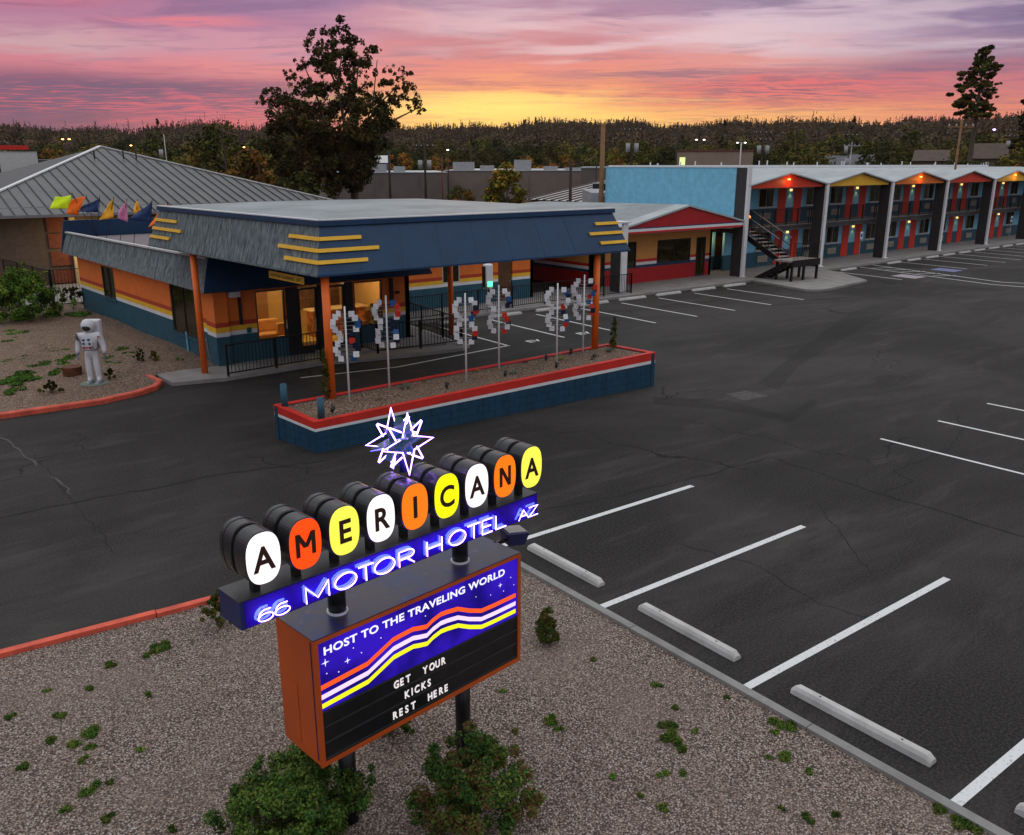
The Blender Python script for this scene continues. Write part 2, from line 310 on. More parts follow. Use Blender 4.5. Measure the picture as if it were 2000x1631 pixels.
def linem():
    m=MT('line_paint'); f=m.noise(22,5,.7); g2=m.noise(2.2,4,.6)
    m.col(m.mix(m.math('MULTIPLY',m.mr(f,.52,.68),m.mr(g2,.3,.7)),(.74,.75,.75,1),(.16,.16,.16,1))); m.b.inputs['Roughness'].default_value=.7; return m.m
LINE=linem()
# ------------------------------------------------------------ terrain and ground
def terrain_h(d):
    t=min(1,max(0,(d-420)/(1350-420))); return 50*t*t*(3-2*t)
def make_terrain():
    vs=[];fs=[];ns=600;ds=[0,60,150,250,350,420,500,600,700,800,900,1000,1100,1200,1300,1400,1700,2300,3200]
    for d in ds:
        for k in range(ns+1):
            a=2*math.pi*k/ns; h=terrain_h(d)+(4.5*math.sin(3*a+1)+3*math.sin(7*a+2)+1.5*math.sin(17*a)+2.2*math.sin(31*a+1)+1.6*math.sin(67*a)+1.1*math.sin(113*a+2))*min(1,max(0,(d-500)/600))
            vs.append((d*math.cos(a),d*math.sin(a),h-.03))
    for i in range(len(ds)-1):
        for k in range(ns): b=i*(ns+1)+k; fs.append((b,b+ns+1,b+ns+2,b+1))
    me=bpy.data.meshes.new('ground'); me.from_pydata(vs,[],fs); me.materials.append(DIRT); me.polygons.foreach_set('use_smooth',[True]*len(fs)); me.update()
    return struct(link('ground',me,None,(0,0,0)))
make_terrain()
lot=struct(MB().face([(-60,-30,0),(130,-30,0),(130,38,0),(46,34,0),(20,34,0),(20,30,0),(-60,30,0)]).build('parking_lot',ASPH))
# front gravel bed with its kerbs
def yk(x): return 12.95-.083*(x-.97)
struct(MB().poly([(-45,-25),(8.40,-25),(8.40,11.0),(8.2,11.8),(7.6,12.25),(-45,yk(-45)-.16)],0.004,.07).build('gravel_bed',GRAV))
def kerb(name,outer,w,mat,h=.14,joint=2.6,jag=0.):
    """a kerb in stones along a polyline (outer edge), w inward on its left side"""
    pts=[Vector((p[0],p[1],0)) for p in outer]; root=None; k=0
    root=struct(MB().tube([pts[0]+Vector((0,0,.002)),pts[0]+Vector((0,0,.003))],.01,4).build(name,mat))
    for i in range(len(pts)-1):
        a,b=pts[i],pts[i+1]; L=(b-a).length; n=max(1,round(L/joint)); d=(b-a)/L; nl=Vector((-d.y,d.x,0))
        nl0=nl1=nl
        for j in range(n):
            g=.006 if n>1 else 0.; p=a+d*(L*j/n+g); q=a+d*(L*(j+1)/n-g); r=random.Random(k*13+5)
            o1,o2=nl*r.uniform(-jag,jag),nl*r.uniform(-jag,jag); p=p+o1; q=q+o2; hh=h+r.uniform(-jag,jag)*.4
            mb=MB(); pr=[(0,0),(0,hh-.03),(.03,hh),(w,hh),(w,0)]
            vs=[(p.x+nl.x*x,p.y+nl.y*x,z) for x,z in pr]+[(q.x+nl.x*x,q.y+nl.y*x,z) for x,z in pr]
            mb.add(vs,[(0,1,2,3,4),(9,8,7,6,5)]+[(i2,5+i2,5+(i2+1)%5,(i2+1)%5) for i2 in range(5)]); mb.build('kerb_stone',mat,root); k+=1
kerb('grey_kerb',[(8.56,-25),(8.56,10.9),(8.44,11.5),(8.1,12.05),(7.6,12.4)],.16,KERBG,.12,3.0,.006)
kerb('red_kerb',[(7.6,yk(7.6)),(-45,yk(-45))],.16,KERBR,.14,2.3,.018)
# left gravel yard with its red kerb
yard=[(-45,27.8),(2.96,26.5),(5.55,26.42),(6.7,26.75),(7.35,27.15),(7.72,27.8),(7.62,28.8)]
kerb('red_yard_kerb',yard[:],.18,KERBR,.15,2.4,.008)
def yardmesh():
    vs=[];fs=[];nx,ny=300,26
    for j in range(ny+1):
        for i in range(nx+1):
            t=j/ny; x=-45+i/nx*(54.4+1.0*(1-t)); y0=np.interp(x,[-45,2.96,5.55,6.7,7.30,7.60,7.66,9.5],[27.95,26.66,26.56,26.88,27.22,27.75,28.85,28.9]); y=y0+(47-y0)*t
            h=.09+.12*math.exp(-((x-6.5)**2/16+(y-36)**2/50))+.04*math.sin(x*1.1)*math.sin(y*.9)*min(1,t*6); vs.append((min(x,9.9-.045*(y-28.8)+.3),y,h))
    for j in range(ny):
        for i in range(nx): b=j*(nx+1)+i; fs.append((b,b+1,b+nx+2,b+nx+1))
    me=bpy.data.meshes.new('gravel_yard'); me.from_pydata(vs,[],fs); me.materials.append(GRAV2); me.polygons.foreach_set('use_smooth',[True]*len(fs)); return struct(link('gravel_yard',me,None,(0,0,0)))
yd=yardmesh()
# pavements
struct(MB().poly([(7.85,27.35),(9.4,26.95),(12.8,27.1),(15.7,26.4),(18.1,26.1),(18.7,26.5),(19.2,31.9),(30,31.85),(42.2,31.75),(58,32.3),(73,33.0),(112,34.8),(112,40),(46,37),(17.6,34.6),(17.6,28.8),(9.9,28.8),(7.8,28.95)],.0,.12).build('pavement',CONC))
struct(MB().poly([(41.9,27.5),(42.4,26.95),(43.2,26.85),(48.2,27.5),(50.6,30.9),(50.9,32.0),(42.9,31.74)],.0,.118).build('stair_pad',CONC))
struct(MB().poly([(13.4,27.9),(18.0,27.0),(18.3,31),(17.7,31),(17.7,28.75),(13.4,28.75)],.12,.2).build('ramp_landing',CONC))
# pebbles lying on the front bed
def pebbles():
    n=26000; x=RNG.uniform(-6,8.3,n); y=RNG.uniform(1.2,12.6,n); keep=(y<yk(x)-.25); x=x[keep];y=y[keep];n=len(x)
    base=np.array([(1,0,0),(0,1,0),(-1,0,0),(0,-1,0),(0,0,1.)]); s=RNG.uniform(.006,.015,n)
    a=RNG.uniform(0,6.28,n); ca,sa=np.cos(a),np.sin(a); sx=RNG.uniform(.7,1.5,n)
    v=np.zeros((n,5,3)); 
    for k in range(5):
        bx=base[k,0]*sx; by=base[k,1]; v[:,k,0]=x+s*(bx*ca-by*sa); v[:,k,1]=y+s*(bx*sa+by*ca); v[:,k,2]=.068+s*base[k,2]*.8
    f=[]; idx=np.arange(n)*5
    f=np.concatenate([np.stack([idx+k,idx+(k+1)%4,idx+4],1) for k in range(4)])
    me=bpy.data.meshes.new('pebbles'); me.from_pydata(v.reshape(-1,3).tolist(),[],f.tolist())
    pm=[paint('stone_a',(.34,.25,.21,1),.85,.1),paint('stone_b',(.47,.40,.36,1),.85,.1),paint('stone_c',(.11,.085,.08,1),.85,.1),paint('stone_d',(.60,.54,.50,1),.85,.1)]
    for m in pm: me.materials.append(m)
    mi=np.tile(RNG.integers(0,4,n),4); me.polygons.foreach_set('material_index',mi.astype(np.int32)); o=link('pebbles',me,None,(0,0,0)); struct(o,'stuff'); tag(o,'loose pinkish pebbles covering the gravel bed by the neon sign','pebbles')
pebbles()
# ------------------------------------------------------------ painted markings (pieces of the lot)
def stripe(a,b,w=.10,z=.004,mat=None):
    a=Vector((a[0],a[1],z)); b=Vector((b[0],b[1],z)); d=(b-a).normalized(); n=Vector((-d.y,d.x,0))*w/2
    MB().face([a-n,b-n,b+n,a+n]).build('painted_line',mat or LINE,lot)
for y in (11.55,8.78,6.0,3.22,.45,-2.3): stripe((8.66,y),(13.93,y-.1),.125)
for a,b in [((1928,788),(2060,815)),((1832,822),(2060,870)),((1720,857),(2060,946))]:
    p,q=P(*a),P(*b); stripe(p,(p[0]+.12,p[1]-5.2),.1)
for x in (20.15,22.95,25.5,28.3,31.05,33.78,36.6,39.35): stripe((x,30.75),(x-.12,25.75),.1)
stripe((14.8,25.3),(20.1,25.85),.1); stripe((11.5,25.9),(14.8,25.3),.1)
for x in (51.4,60.2,63.4,66.3,69.0,71.8,74.5,77.3,80.): stripe((x,31.8+(x-51)*.035),(x-.5,26.8+(x-51)*.03),.11)
stripe((55.0,32.0),(52.9,22.4),.12); stripe((56.9,32.2),(54.4,22.6),.12); stripe((52.9,22.4),(54.2,17),.12); stripe((54.4,22.6),(56.5,18.5),.12)
for k in range(5): stripe((55.0-.21*k*1.0,31.2-k*1.15),(56.55-.26*k,30.4-k*1.15),.1)
PADM=paint('lavender_marking',(.40,.33,.37,1),.7,.15); PADB=paint('blue_marking',(.17,.19,.38,1),.7,.15)
for (x,y,mm) in ((52.7,27.4,PADM),(57.95,27.6,PADB)):
    MB().face([(x-.75,y-.85,.0045),(x+.7,y-.8,.0045),(x+.8,y+.85,.0045),(x-.65,y+.8,.0045)]).build('painted_pad',mm,lot)
for (x,y) in ((21.4,25.95),(24.05,25.93)):
    text('EV',.55,LINE,'painted_letters',lot,Matrix.Translation((x-.35,y-.2,.008)),.0005,1.1,.01)
# patches and the manhole frame set in the asphalt
PATCH=paint('old_patch',(.085,.078,.072,1),.9,.6,9.)
MB().face([(20.6,15.2,.003),(21.6,15.05,.003),(21.6,15.9,.003),(20.75,16.0,.003)]).build('drain_patch',PATCH,lot)
DARKP=paint('fresh_asphalt',(.020,.019,.019,1),.8,.3,2.)
def crack(px,w,mat,seed=0,name='asphalt_crack'):
    rr=random.Random(seed); pts=[Vector((*P(*p)[:2],.0035)) for p in px]; L=[]
    for a,b in zip(pts,pts[1:]):
        n=max(2,int((b-a).length/.22)); d=(b-a).normalized(); s=Vector((-d.y,d.x,0))
        for i in range(n): L.append(a.lerp(b,i/n)+s*rr.uniform(-.05,.05)*(1 if i else 0))
    L.append(pts[-1]); vs=[]
    for i,p in enumerate(L):
        d=(L[min(i+1,len(L)-1)]-L[max(0,i-1)]).normalized(); s=Vector((-d.y,d.x,0))*w*rr.uniform(.3,1.)*(.3 if i in(0,len(L)-1) else 1); vs+=[p-s,p+s]
    MB().add(vs,[(2*i,2*i+2,2*i+3,2*i+1) for i in range(len(L)-1)]).build(name,mat,lot)
crack([(1050,999),(1190,972),(1370,930),(1495,895)],.022,CRK,1); crack([(1505,893),(1645,940),(1760,978),(1860,1005),(2010,1052)],.022,CRK,2)
crack([(0,1012),(75,995),(187,972),(300,955),(400,932),(500,917),(640,900)],.035,CRK,3); crack([(-20,838),(40,880),(72,910)],.035,CRL,4); crack([(97,930),(120,945),(142,967)],.03,CRL,5)
crack([(1865,808),(1882,835),(1850,880),(1745,920),(1785,940),(1725,962),(1760,978)],.022,CRK,6); crack([(1735,715),(1750,708),(1730,720),(1775,735)],.03,CRL,7); crack([(1590,975),(1640,1040),(1700,1120)],.012,CRK,8); crack([(1320,1060),(1480,1105),(1600,1180),(1730,1215)],.010,CRK,9)
crack([(1290,770),(1400,795),(1520,812),(1590,790)],.02,CRK,10); crack([(1460,590),(1560,575),(1700,560)],.03,CRK,11); crack([(60,880),(160,1000),(230,1085)],.01,CRK,12)
for k,px in enumerate(([(1660,610),(1750,585),(1800,587),(1700,630),(1560,715),(1520,762),(1480,750),(1540,700)],[(1275,775),(1420,782),(1535,812),(1585,780),(1600,785),(1545,825),(1410,800),(1280,790)])):
    MB().face([(*P(*p)[:2],.002+.0004*k) for p in px]).build('asphalt_patch',ASPD,lot)
for q in ():
    MB().face([(a,b,.002) for a,b in q]).build('asphalt_patch',ASPD,lot)
# ------------------------------------------------------------ wheel stops
def wheel_stop():
    mb=MB(); L=.94; pr=[(-.085,0),(-.075,.07),(-.045,.115),(.045,.115),(.075,.07),(.085,0)]
    n=len(pr); vs=[]
    for y,k in ((-L,.0),(-L+.07,1.),(L-.07,1.),(L,.0)):
        vs+=[(x*(1 if k else .92),y,z if k else z*.55) for x,z in pr]
    fs=[tuple(range(n)),tuple(range(3*n,4*n))[::-1]]
    for i in range(3): fs+=[(i*n+j,(i+1)*n+j,(i+1)*n+j+1,i*n+j+1) for j in range(n-1)]
    mb.add(vs,fs); o=mb.build('wheel_stop',STOPC,bevel=.006)
    for y in (-.55,.55): MB().cyl((0,y,.113),(0,y,.118),.014,8).build('anchor_pin',BLACK,o)
    return o
ws=wheel_stop(); first=[True]
def stop(x,y,rot,label,group):
    o=ws if first[0] else cptree(ws); first[0]=False
    o.location=(x,y,.001); o.rotation_euler=(0,0,rot); tag(o,label,'wheel stop',group)
G1='concrete wheel stops beside the front gravel bed'
for x,y,l in [(9.15,10.22,'pale concrete wheel stop half hidden behind the marquee cabinet and floodlight'),(9.12,7.43,'pale concrete wheel stop nearest the small round conifer, two drilled pins on top'),
    (9.10,4.63,'pale concrete wheel stop with dark scuff marks, lowest one seen whole'),(9.10,1.83,'pale concrete wheel stop cut off by the bottom right corner of the photo')]: stop(x,y,random.uniform(-.012,.012),l,G1)
G2='wheel stops along the office and shop pavement'
for i,(x,l) in enumerate([(21.4,'wheel stop under the charger, closest to the porte cochere'),(24.1,'wheel stop seen just right of the EV charger post'),(26.9,'wheel stop behind the middle whirligigs by the railing'),(29.7,'wheel stop seen just right of the canopy front column'),
    (32.4,'wheel stop below the pylon at the end of the iron railing'),(35.15,'wheel stop below the big shop window'),(38.0,'wheel stop in front of the narrow shop door'),(40.7,'wheel stop beside the concrete stair pad')]): stop(x,31.3,math.pi/2+random.uniform(-.03,.03),l,G2)
G3='wheel stops along the motel pavement'; far=['first','second','third','fourth','fifth','sixth','seventh','eighth','ninth','tenth']
xs=[52.9,59.1,62.1,65.0,67.8,70.6,73.4,76.2,79.0,81.8]
for i,x in enumerate(xs): stop(x,31.55+(x-52)*.045,math.pi/2+.035,'motel pavement wheel stop, %s one to the right of the stair pad'%far[i],G3)
# ------------------------------------------------------------ the long painted planter
PT=Vector((14,19,0)); plt=thing('planter',(14,19,0),'long blue block planter with red coping and white stripe, gravel filled','planter')
LF,LB,RB,RF=[Vector(p) for p in ((8.49,18.50,.76),(8.22,20.25,.86),(19.75,20.15,1.0),(19.80,18.05,1.05))]
def wallpt(A,B,s,h,o=0.):
    p=A.lerp(B,s); d=(B-A); d.z=0; d.normalize(); n=Vector((d.y,-d.x,0)); return Vector((p.x,p.y,p.z*h))+n*o
def band(A,B,h0,h1,o,name,mat,s0=0.,s1=1.,t=.05):
    b=[wallpt(A,B,s0,h0,o),wallpt(A,B,s1,h0,o),wallpt(A,B,s1,h0,o-t),wallpt(A,B,s0,h0,o-t)]
    c=[wallpt(A,B,s0,h1,o),wallpt(A,B,s1,h1,o),wallpt(A,B,s1,h1,o-t),wallpt(A,B,s0,h1,o-t)]
    return MB().hexa(b,c).build(name,mat,plt)
for A,B in ((LF,RF),(RF,RB),(RB,LB),(LB,LF)):
    L=(B-A).length; band(A,B,0.,.995,-.012,'core_wall',PNAVY,0,1,.16)
    nb=max(2,round(L/.4)); rows=3
    for r_ in range(rows):
        off=.5 if r_%2 else 0.
        for k in range(nb+1):
            s0=max(0,(k-off)/nb)+.004/L; s1=min(1,(k+1-off)/nb)-.004/L
            if s1-s0<.02/L: continue
            band(A,B,.005+.70*r_/rows,.005+.70*(r_+1)/rows-.012,random.uniform(-.001,.001),'block',PNAVY,s0,s1,.011)
    band(A,B,.705,.80,.001,'white_stripe',WHITE,0,1,.012)
    band(A,B,.80,.998,.003,'red_band',COPE,0,1,.014)
    band(A,B,.999,1.03,.006,'coping',COPE,0,1,.17)
MB().face([(8.5,18.60,.765),(19.75,18.16,1.03),(19.68,20.07,.985),(8.32,20.15,.845)]).build('gravel_fill',GRAV2,plt)
def ptop(x): return .76+(x-8.5)*(.95-.76)/11.3
# ------------------------------------------------------------ the neon marquee
a_=math.radians(6.6); TS=Matrix.Translation((4.91,7.13,0))@Matrix.Rotation(a_,4,'Z')
sign=thing('marquee_sign',(4.12,7.04,0),'glowing motel marquee with round letter pods, violet neon beam, star and orange reader board','sign')
TX=lambda u,v,z:TS@Matrix.Translation((u,v,z))@Matrix.Rotation(math.pi/2,4,'X')
PC=.06
SB=paint('sign_black',(.012,.012,.014,1),.32,.25,5.); SNAVY=paint('sign_navy',(.012,.022,.11,1),.4,.25,2.); SOR=paint('sign_orange',(.52,.085,.012,1),.45,.1,1.2)
def topm():
    m=MT('weathered_top'); f=m.noise(2.2,6,.65,dist=.8); f2=m.noise(8,4,.6)
    a=m.mix(m.mr(f,.38,.62),(.016,.024,.11,1),(.050,.036,.050,1)); a=m.mix(m.math('MULTIPLY',m.mr(f2,.58,.75),.5),a,(.13,.13,.15,1)); m.col(a); m.b.inputs['Roughness'].default_value=.33; return m.m
TOPM=topm()
for u in (0,-1.59):
    MB(TS).cyl((u,PC,0),(u,PC,1.16),.088,20).build('post',SB,sign,True)
    MB(TS).cyl((u,PC,2.51),(u,PC,2.92),.088,20).build('post',SB,sign,True)
    MB(TS).cyl((u,PC,2.515),(u,PC,2.535),.105,20).build('post_collar',WHITE,sign)
cab=MB(TS).box(-2.06,.62,-.235,.42,1.15,2.505).build('cabinet',SOR,sign)
MB(TS).box(-2.065,.625,-.25,.425,2.505,2.515).build('top_panel',TOPM,cab)
for b in ((-2.065,.625,-.26,-.235,1.145,1.19),(-2.065,.625,-.26,-.235,2.465,2.503),(-2.065,-2.02,-.26,-.235,1.19,2.465),(.58,.625,-.26,-.235,1.19,2.465)):
    MB(TS).box(*b).build('face_frame',SOR,cab)
MB(TS).box(-2.068,-2.06,-.20,-.195,1.2,2.48).build('side_seam',SNAVY,cab); MB(TS).box(-2.066,-2.06,.10,.30,1.25,1.9).build('access_door',SOR,cab)
fu=lambda U:-2.02+2.60*U; fz=lambda V:1.19+1.275*V
def bluem():
    m=MT('backlit_blue'); f=m.noise(1.6,3,.5); c=m.mix(m.mr(f,.35,.65),(.006,.002,.12,1),(.024,.006,.36,1)); m.col(c); m.l(c,m.b.inputs['Emission Color']); m.b.inputs['Emission Strength'].default_value=1.1; m.b.inputs['Roughness'].default_value=.6; m.b.inputs['Specular IOR Level'].default_value=.15; return m.m
MB(TS).box(fu(0),fu(1),-.243,-.236,fz(.432),fz(1)).build('graphic_panel',bluem(),cab)
MB(TS).box(fu(0),fu(1),-.243,-.236,fz(0),fz(.430)).build('reader_panel',SB,cab)
OR=[(-.001,.63),(.207,.652),(.329,.756),(.38,.763),(.425,.768),(.455,.752),(.494,.735),(.525,.765),(.566,.786),(.60,.782),(.658,.765),(.72,.700),(.788,.645),(.86,.640),(.991,.64)]
def ribbon(pts,dz,w,mat,v=-.2455):
    n=len(pts); vs=[]
    for i,(U,V) in enumerate(pts):
        vs+= [(fu(min(max(U,0),.998)),v,fz(V+dz-w/2)),(fu(min(max(U,0),.998)),v,fz(V+dz+w/2))]
    MB(TS).add(vs,[(2*i,2*i+2,2*i+3,2*i+1) for i in range(n-1)]).build('painted_ribbon',mat,cab)
ribbon(OR,-.0,.04,emit('ribbon_orange',(.95,.085,.01,1),1.0)); ribbon(OR,-.080,.04,emit('ribbon_pink',(.85,.62,.85,1),.95)); ribbon(OR,-.155,.04,emit('ribbon_yellow',(.75,.80,.01,1),1.0))
WL=emit('print_white',(.85,.84,.95,1),.9)
text('HOST TO THE TRAVELING WORLD',.113,WL,'header_lettering',cab,TX(fu(.022),-.246,fz(.886)),.001,1.245,.0026,space=1.06)
def star4(U,V,r):
    x,z=fu(U),fz(V); vs=[]
    for k in range(8):
        a=math.pi*k/4; q=r if k%2==0 else r*.22; vs.append((x+q*math.sin(a),-.2462,z+q*math.cos(a)))
    MB(TS).face(vs).build('printed_star',WL,cab)
for U,V,r in [(.028,.823,.045),(.121,.757,.038),(.898,.805,.034)]: star4(U,V,r)
for U,V in [(.031,.73),(.081,.698),(.149,.84),(.183,.77),(.273,.82),(.489,.835),(.758,.80),(.842,.755),(.918,.735),(.961,.835),(.98,.75)]:
    MB(TS).face([(fu(U)+.007*math.cos(k*1.047),-.2461,fz(V)+.007*math.sin(k*1.047)) for k in range(6)]).build('printed_star',WL,cab)
RAIL=paint('track_dark',(.03,.034,.034,1),.35,.2)
for V in (.425,.294,.16,.022): MB(TS).box(fu(.0),fu(1),-.254,-.243,fz(V)-.012,fz(V)+.006).build('letter_track',RAIL,cab)
LW=emit('reader_letter',(.82,.76,.76,1),.75)
for word,U,V,n in [('GET',.322,.318,.090),('YOUR',.468,.318,.126),('KICKS',.372,.182,.150),('REST',.311,.048,.122),('HERE',.487,.048,.118)]:
    ws=[.5 if c=='I' else 1. for c in word]; W_=n*2.60/sum(ws)
    for i,ch in enumerate(word):
        text(ch,.118,LW,'letter',cab,TX(fu(U)+W_*sum(ws[:i]),-.2475,fz(V)),.002,.80 if ch!='I' else .8,.003)
for U,V in [(.085,.20),(.64,.21),(.83,.17),(.0,.34)]: MB(TS).box(fu(U),fu(U)+.004,-.2455,-.2435,fz(V),fz(V+.09)).build('track_clip',RAIL,cab)
# beam with neon lettering
beam=MB(TS).box(-2.74,.87,-.27,.10,2.905,3.165).build('neon_beam',SNAVY,sign)
PURP=paint('violet_panel',(.030,.006,.42,1),.55,.1,spec=.15)
MB(TS).box(-2.70,.865,-.276,-.27,2.915,3.155).build('front_panel',PURP,beam)
MB(TS).box(-2.742,.872,-.272,.102,3.165,3.172).build('beam_top',paint('beam_top_dark',(.05,.048,.045,1),.4,.3,3.),beam)
NEON=emit('neon_violet',(.34,.17,1.,1),11.,(.9,.9,1,1)); NEOB=emit('neon_blue',(.10,.10,.9,1),2.2,(.5,.6,1,1))
CHANL=emit('glowing_tray_blue',(.10,.20,.75,1),.35,(.22,.42,.85,1))  # trays are no lamps; a faint neon glow is put into their paint
def arc(cx,cy,rx,ry,a0,a1,n=12): return [(cx+rx*math.cos(math.radians(a0+(a1-a0)*i/n)),cy+ry*math.sin(math.radians(a0+(a1-a0)*i/n))) for i in range(n+1)]
GL={'M':[[(0,0),(0,1),(.5,.15),(1,1),(1,0)]],'O':[arc(.5,.5,.5,.5,0,360,18)],'T':[[(0,1),(1,1)],[(.5,1),(.5,0)]],'R':[[(0,0),(0,1),(.6,1)]+arc(.6,.73,.4,.27,90,-90,8)+[(0,.46)],[(.5,.46),(1,0)]],
 'H':[[(0,0),(0,1)],[(1,0),(1,1)],[(0,.5),(1,.5)]],'E':[[(1,0),(0,0),(0,1),(1,1)],[(0,.5),(.85,.5)]],'L':[[(0,1),(0,0),(1,0)]],'A':[[(0,0),(.5,1),(1,0)],[(.22,.36),(.78,.36)]],'Z':[[(0,1),(1,1),(0,0),(1,0)]],
 '6':[arc(.5,.32,.5,.32,0,360,14),[(.03,.42),(.12,.75),(.4,.98),(.85,.95)]]}
def neon(ch,u0,u1,z0,z1,double=True,k=1.):
    g=MB(TS)
    for st in GL[ch]:
        f=lambda p,v:(u0+(u1-u0)*p[0],v,z0+(z1-z0)*p[1])
        g.tube([f(p,-.335) for p in st],.0066*k,6)
    o=g.build('neon_letter',NEON,beam,True)
    if double:
        g=MB(TS)
        for st in GL[ch]:
            g.tube([f(p,-.305) for p in st],.0045,5)
        g.build('neon_letter',NEOB,beam,True)
    g=MB(TS)
    for st in GL[ch]:
        for i in range(len(st)-1):
            a=Vector(f(st[i],-.28)); b=Vector(f(st[i+1],-.28)); g.bar(a,b,.008,.030*k)
    g.build('letter_tray',CHANL,beam)
for ch,a,b in [('M',-2.16,-1.94),('O',-1.86,-1.64),('T',-1.60,-1.45),('O',-1.42,-1.20),('R',-1.13,-.965),('H',-.785,-.61),('O',-.50,-.29),('T',-.245,-.09),('E',-.04,.085),('L',.155,.29)]: neon(ch,a+.015,b+.03,2.958,3.112)
for ch,a,b in [('6',-2.63,-2.50),('6',-2.47,-2.34),('A',.50,.635),('Z',.66,.785)]: neon(ch,a+.015,b+.03,2.952,3.062,False,.8)
# pods
def outline(w,h,n=40,e=2.55):
    o=[]
    for k in range(n):
        a=2*math.pi*k/n; c,s_=math.cos(a),math.sin(a); o.append((w/2*math.copysign(abs(c)**(2/e),c),h/2*math.copysign(abs(s_)**(2/e),s_)))
    return o
PODB=paint('pod_metal',(.030,.030,.032,1),.22,.15,3.); PODR=paint('pod_rim',(.16,.10,.10,1),.3,.1)
PW=emit('pod_white',(.95,.86,.88,1),1.05); PRO=emit('pod_redorange',(.98,.062,.004,1),1.0); PY=emit('pod_yellow',(.84,.80,.075,1),1.0); PO=emit('pod_orange',(.98,.17,.006,1),1.0); PYY=emit('pod_lemon',(.86,.86,.004,1),1.0)
LET=paint('pod_letter',(.045,.018,.012,1),.5,.05)
for i,(ch,mt) in enumerate(zip('AMERICANA',[PW,PRO,PY,PW,PO,PYY,PW,PO,PY])):
    u=-2.535+.4015*i; z=3.545; w,h=.33,.475
    def can(v0,v1,k,mb):
        o=outline(w*k,h*k); n=len(o); e=.012
        vs=[(u+x*.965,v0,z+y*.965) for x,y in o]+[(u+x,v0+e,z+y) for x,y in o]+[(u+x,v1-e,z+y) for x,y in o]+[(u+x*.965,v1,z+y*.965) for x,y in o]
        mb.add(vs,[tuple(range(n)),tuple(range(3*n,4*n))[::-1]]+[(r*n+j,(r+1)*n+j,(r+1)*n+(j+1)%n,r*n+(j+1)%n) for r in range(3) for j in range(n)])
    mb=MB(TS); can(-.365,-.165,1.,mb); pod=mb.build('letter_pod',PODB,sign)
    mb=MB(TS); can(-.165,-.115,.86,mb); mb.build('pod_neck',SB,pod)
    mb=MB(TS); can(-.115,.085,1.,mb); mb.build('pod_back',PODB,pod)
    mb=MB(TS); can(.02,.026,1.02,mb); mb.build('pod_trim',PODB,pod)
    mb=MB(TS); mb.prism([(u+x*.955,-.366,z+y*.955) for x,y in outline(w,h)],(0,-.003,0)) if False else mb.prism([tuple(p) for p in [(u+x*.95,-.370,z+y*.965) for x,y in outline(w,h)]],(0,.004,0)); mb.build('pod_face',mt,pod)
    MB(TS).box(u-.032,u+.032,-.20,-.13,3.17,z-h/2+.02).build('pod_mount',SB,pod)
    if ch in 'MN':
        hw=.078 if ch=='M' else .062; hh=.108; mb=MB(TS)
        segs=[((-hw,-hh),(-hw,hh)),((hw,-hh),(hw,hh))]+([((-hw,hh),(0,-.03)),((0,-.03),(hw,hh))] if ch=='M' else [((-hw,hh),(hw,-hh))])
        for q,(a,b) in enumerate(segs):
            w_=.020; v_=-.3735-.0006*q
            if a[0]==b[0]: pts=[(a[0]-w_,-hh),(a[0]+w_,-hh),(a[0]+w_,hh),(a[0]-w_,hh)]
            else: s_=.026; pts=[(a[0]-s_*.9,a[1]),(a[0]+s_*.9,a[1]),(b[0]+s_*.9,b[1]),(b[0]-s_*.9,b[1])]
            mb.prism([(u+x,v_,z+y) for x,y in pts],(0,.003,0))
        mb.build('pod_letter',LET,pod)
    else: text(ch,.305,LET,'pod_letter',pod,TX(u,-.374,z-.108),.002,.92 if ch not in'I' else 1.,.0075,align='CENTER')
# star on its mast
SU,SZ=-.80,4.09; ms=MB(TS).cyl((-.81,-.05,3.79),(-.80,-.02,4.02),.04,14).build('star_mast',SNAVY,sign,True)
STM=paint('star_metal',(.02,.09,.12,1),.25,.2); SGR=paint('star_green',(.03,.10,.06,1),.25,.2)
def spts(R,r,n,a0,v): 
    return [(SU+(R if k%2==0 else r)*math.sin(a0+math.pi*k/n),v,SZ+(R if k%2==0 else r)*math.cos(a0+math.pi*k/n)) for k in range(2*n)]
star=MB(TS).prism(spts(.25,.07,4,0,-.06),(0,.12,0)).build('neon_star',SGR,sign)
MB(TS).prism(spts(.23,.08,4,math.pi/4,-.045),(0,.09,0)).build('star_body',STM,star)
for v in (-.13,.13): MB(TS).tube(spts(.315,.10,4,0,v),.0078,6,closed=True).build('neon_tube',NEON,star,True)
for k in range(4):
    a=math.pi/4+math.pi/2*k
    for v in (-.10,.10):
        pt=lambda r,b:(SU+r*math.sin(a+b),v,SZ+r*math.cos(a+b)); MB(TS).tube([pt(.14,-.36),pt(.275,-.02),pt(.275,.02),pt(.14,.36)],.0078,6).build('neon_tube',NEON,star,True)
for sgn in (-1,1):      # spikes that point forward and back
    for zz_ in (-.13*sgn,):
        MB(TS).tube([(SU-.10,sgn*.06,SZ+zz_*.4),(SU-.16,sgn*.28,SZ+zz_),(SU+.02,sgn*.06,SZ+zz_*.6)],.0045,6).build('neon_tube',NEOB,star,True)
        MB(TS).prism([(SU-.09,sgn*.05,SZ+zz_*.3),(SU-.14,sgn*.30,SZ+zz_*.9),(SU,sgn*.05,SZ+zz_*.5)],(.02,0,.015)).build('star_spike',STM,star)
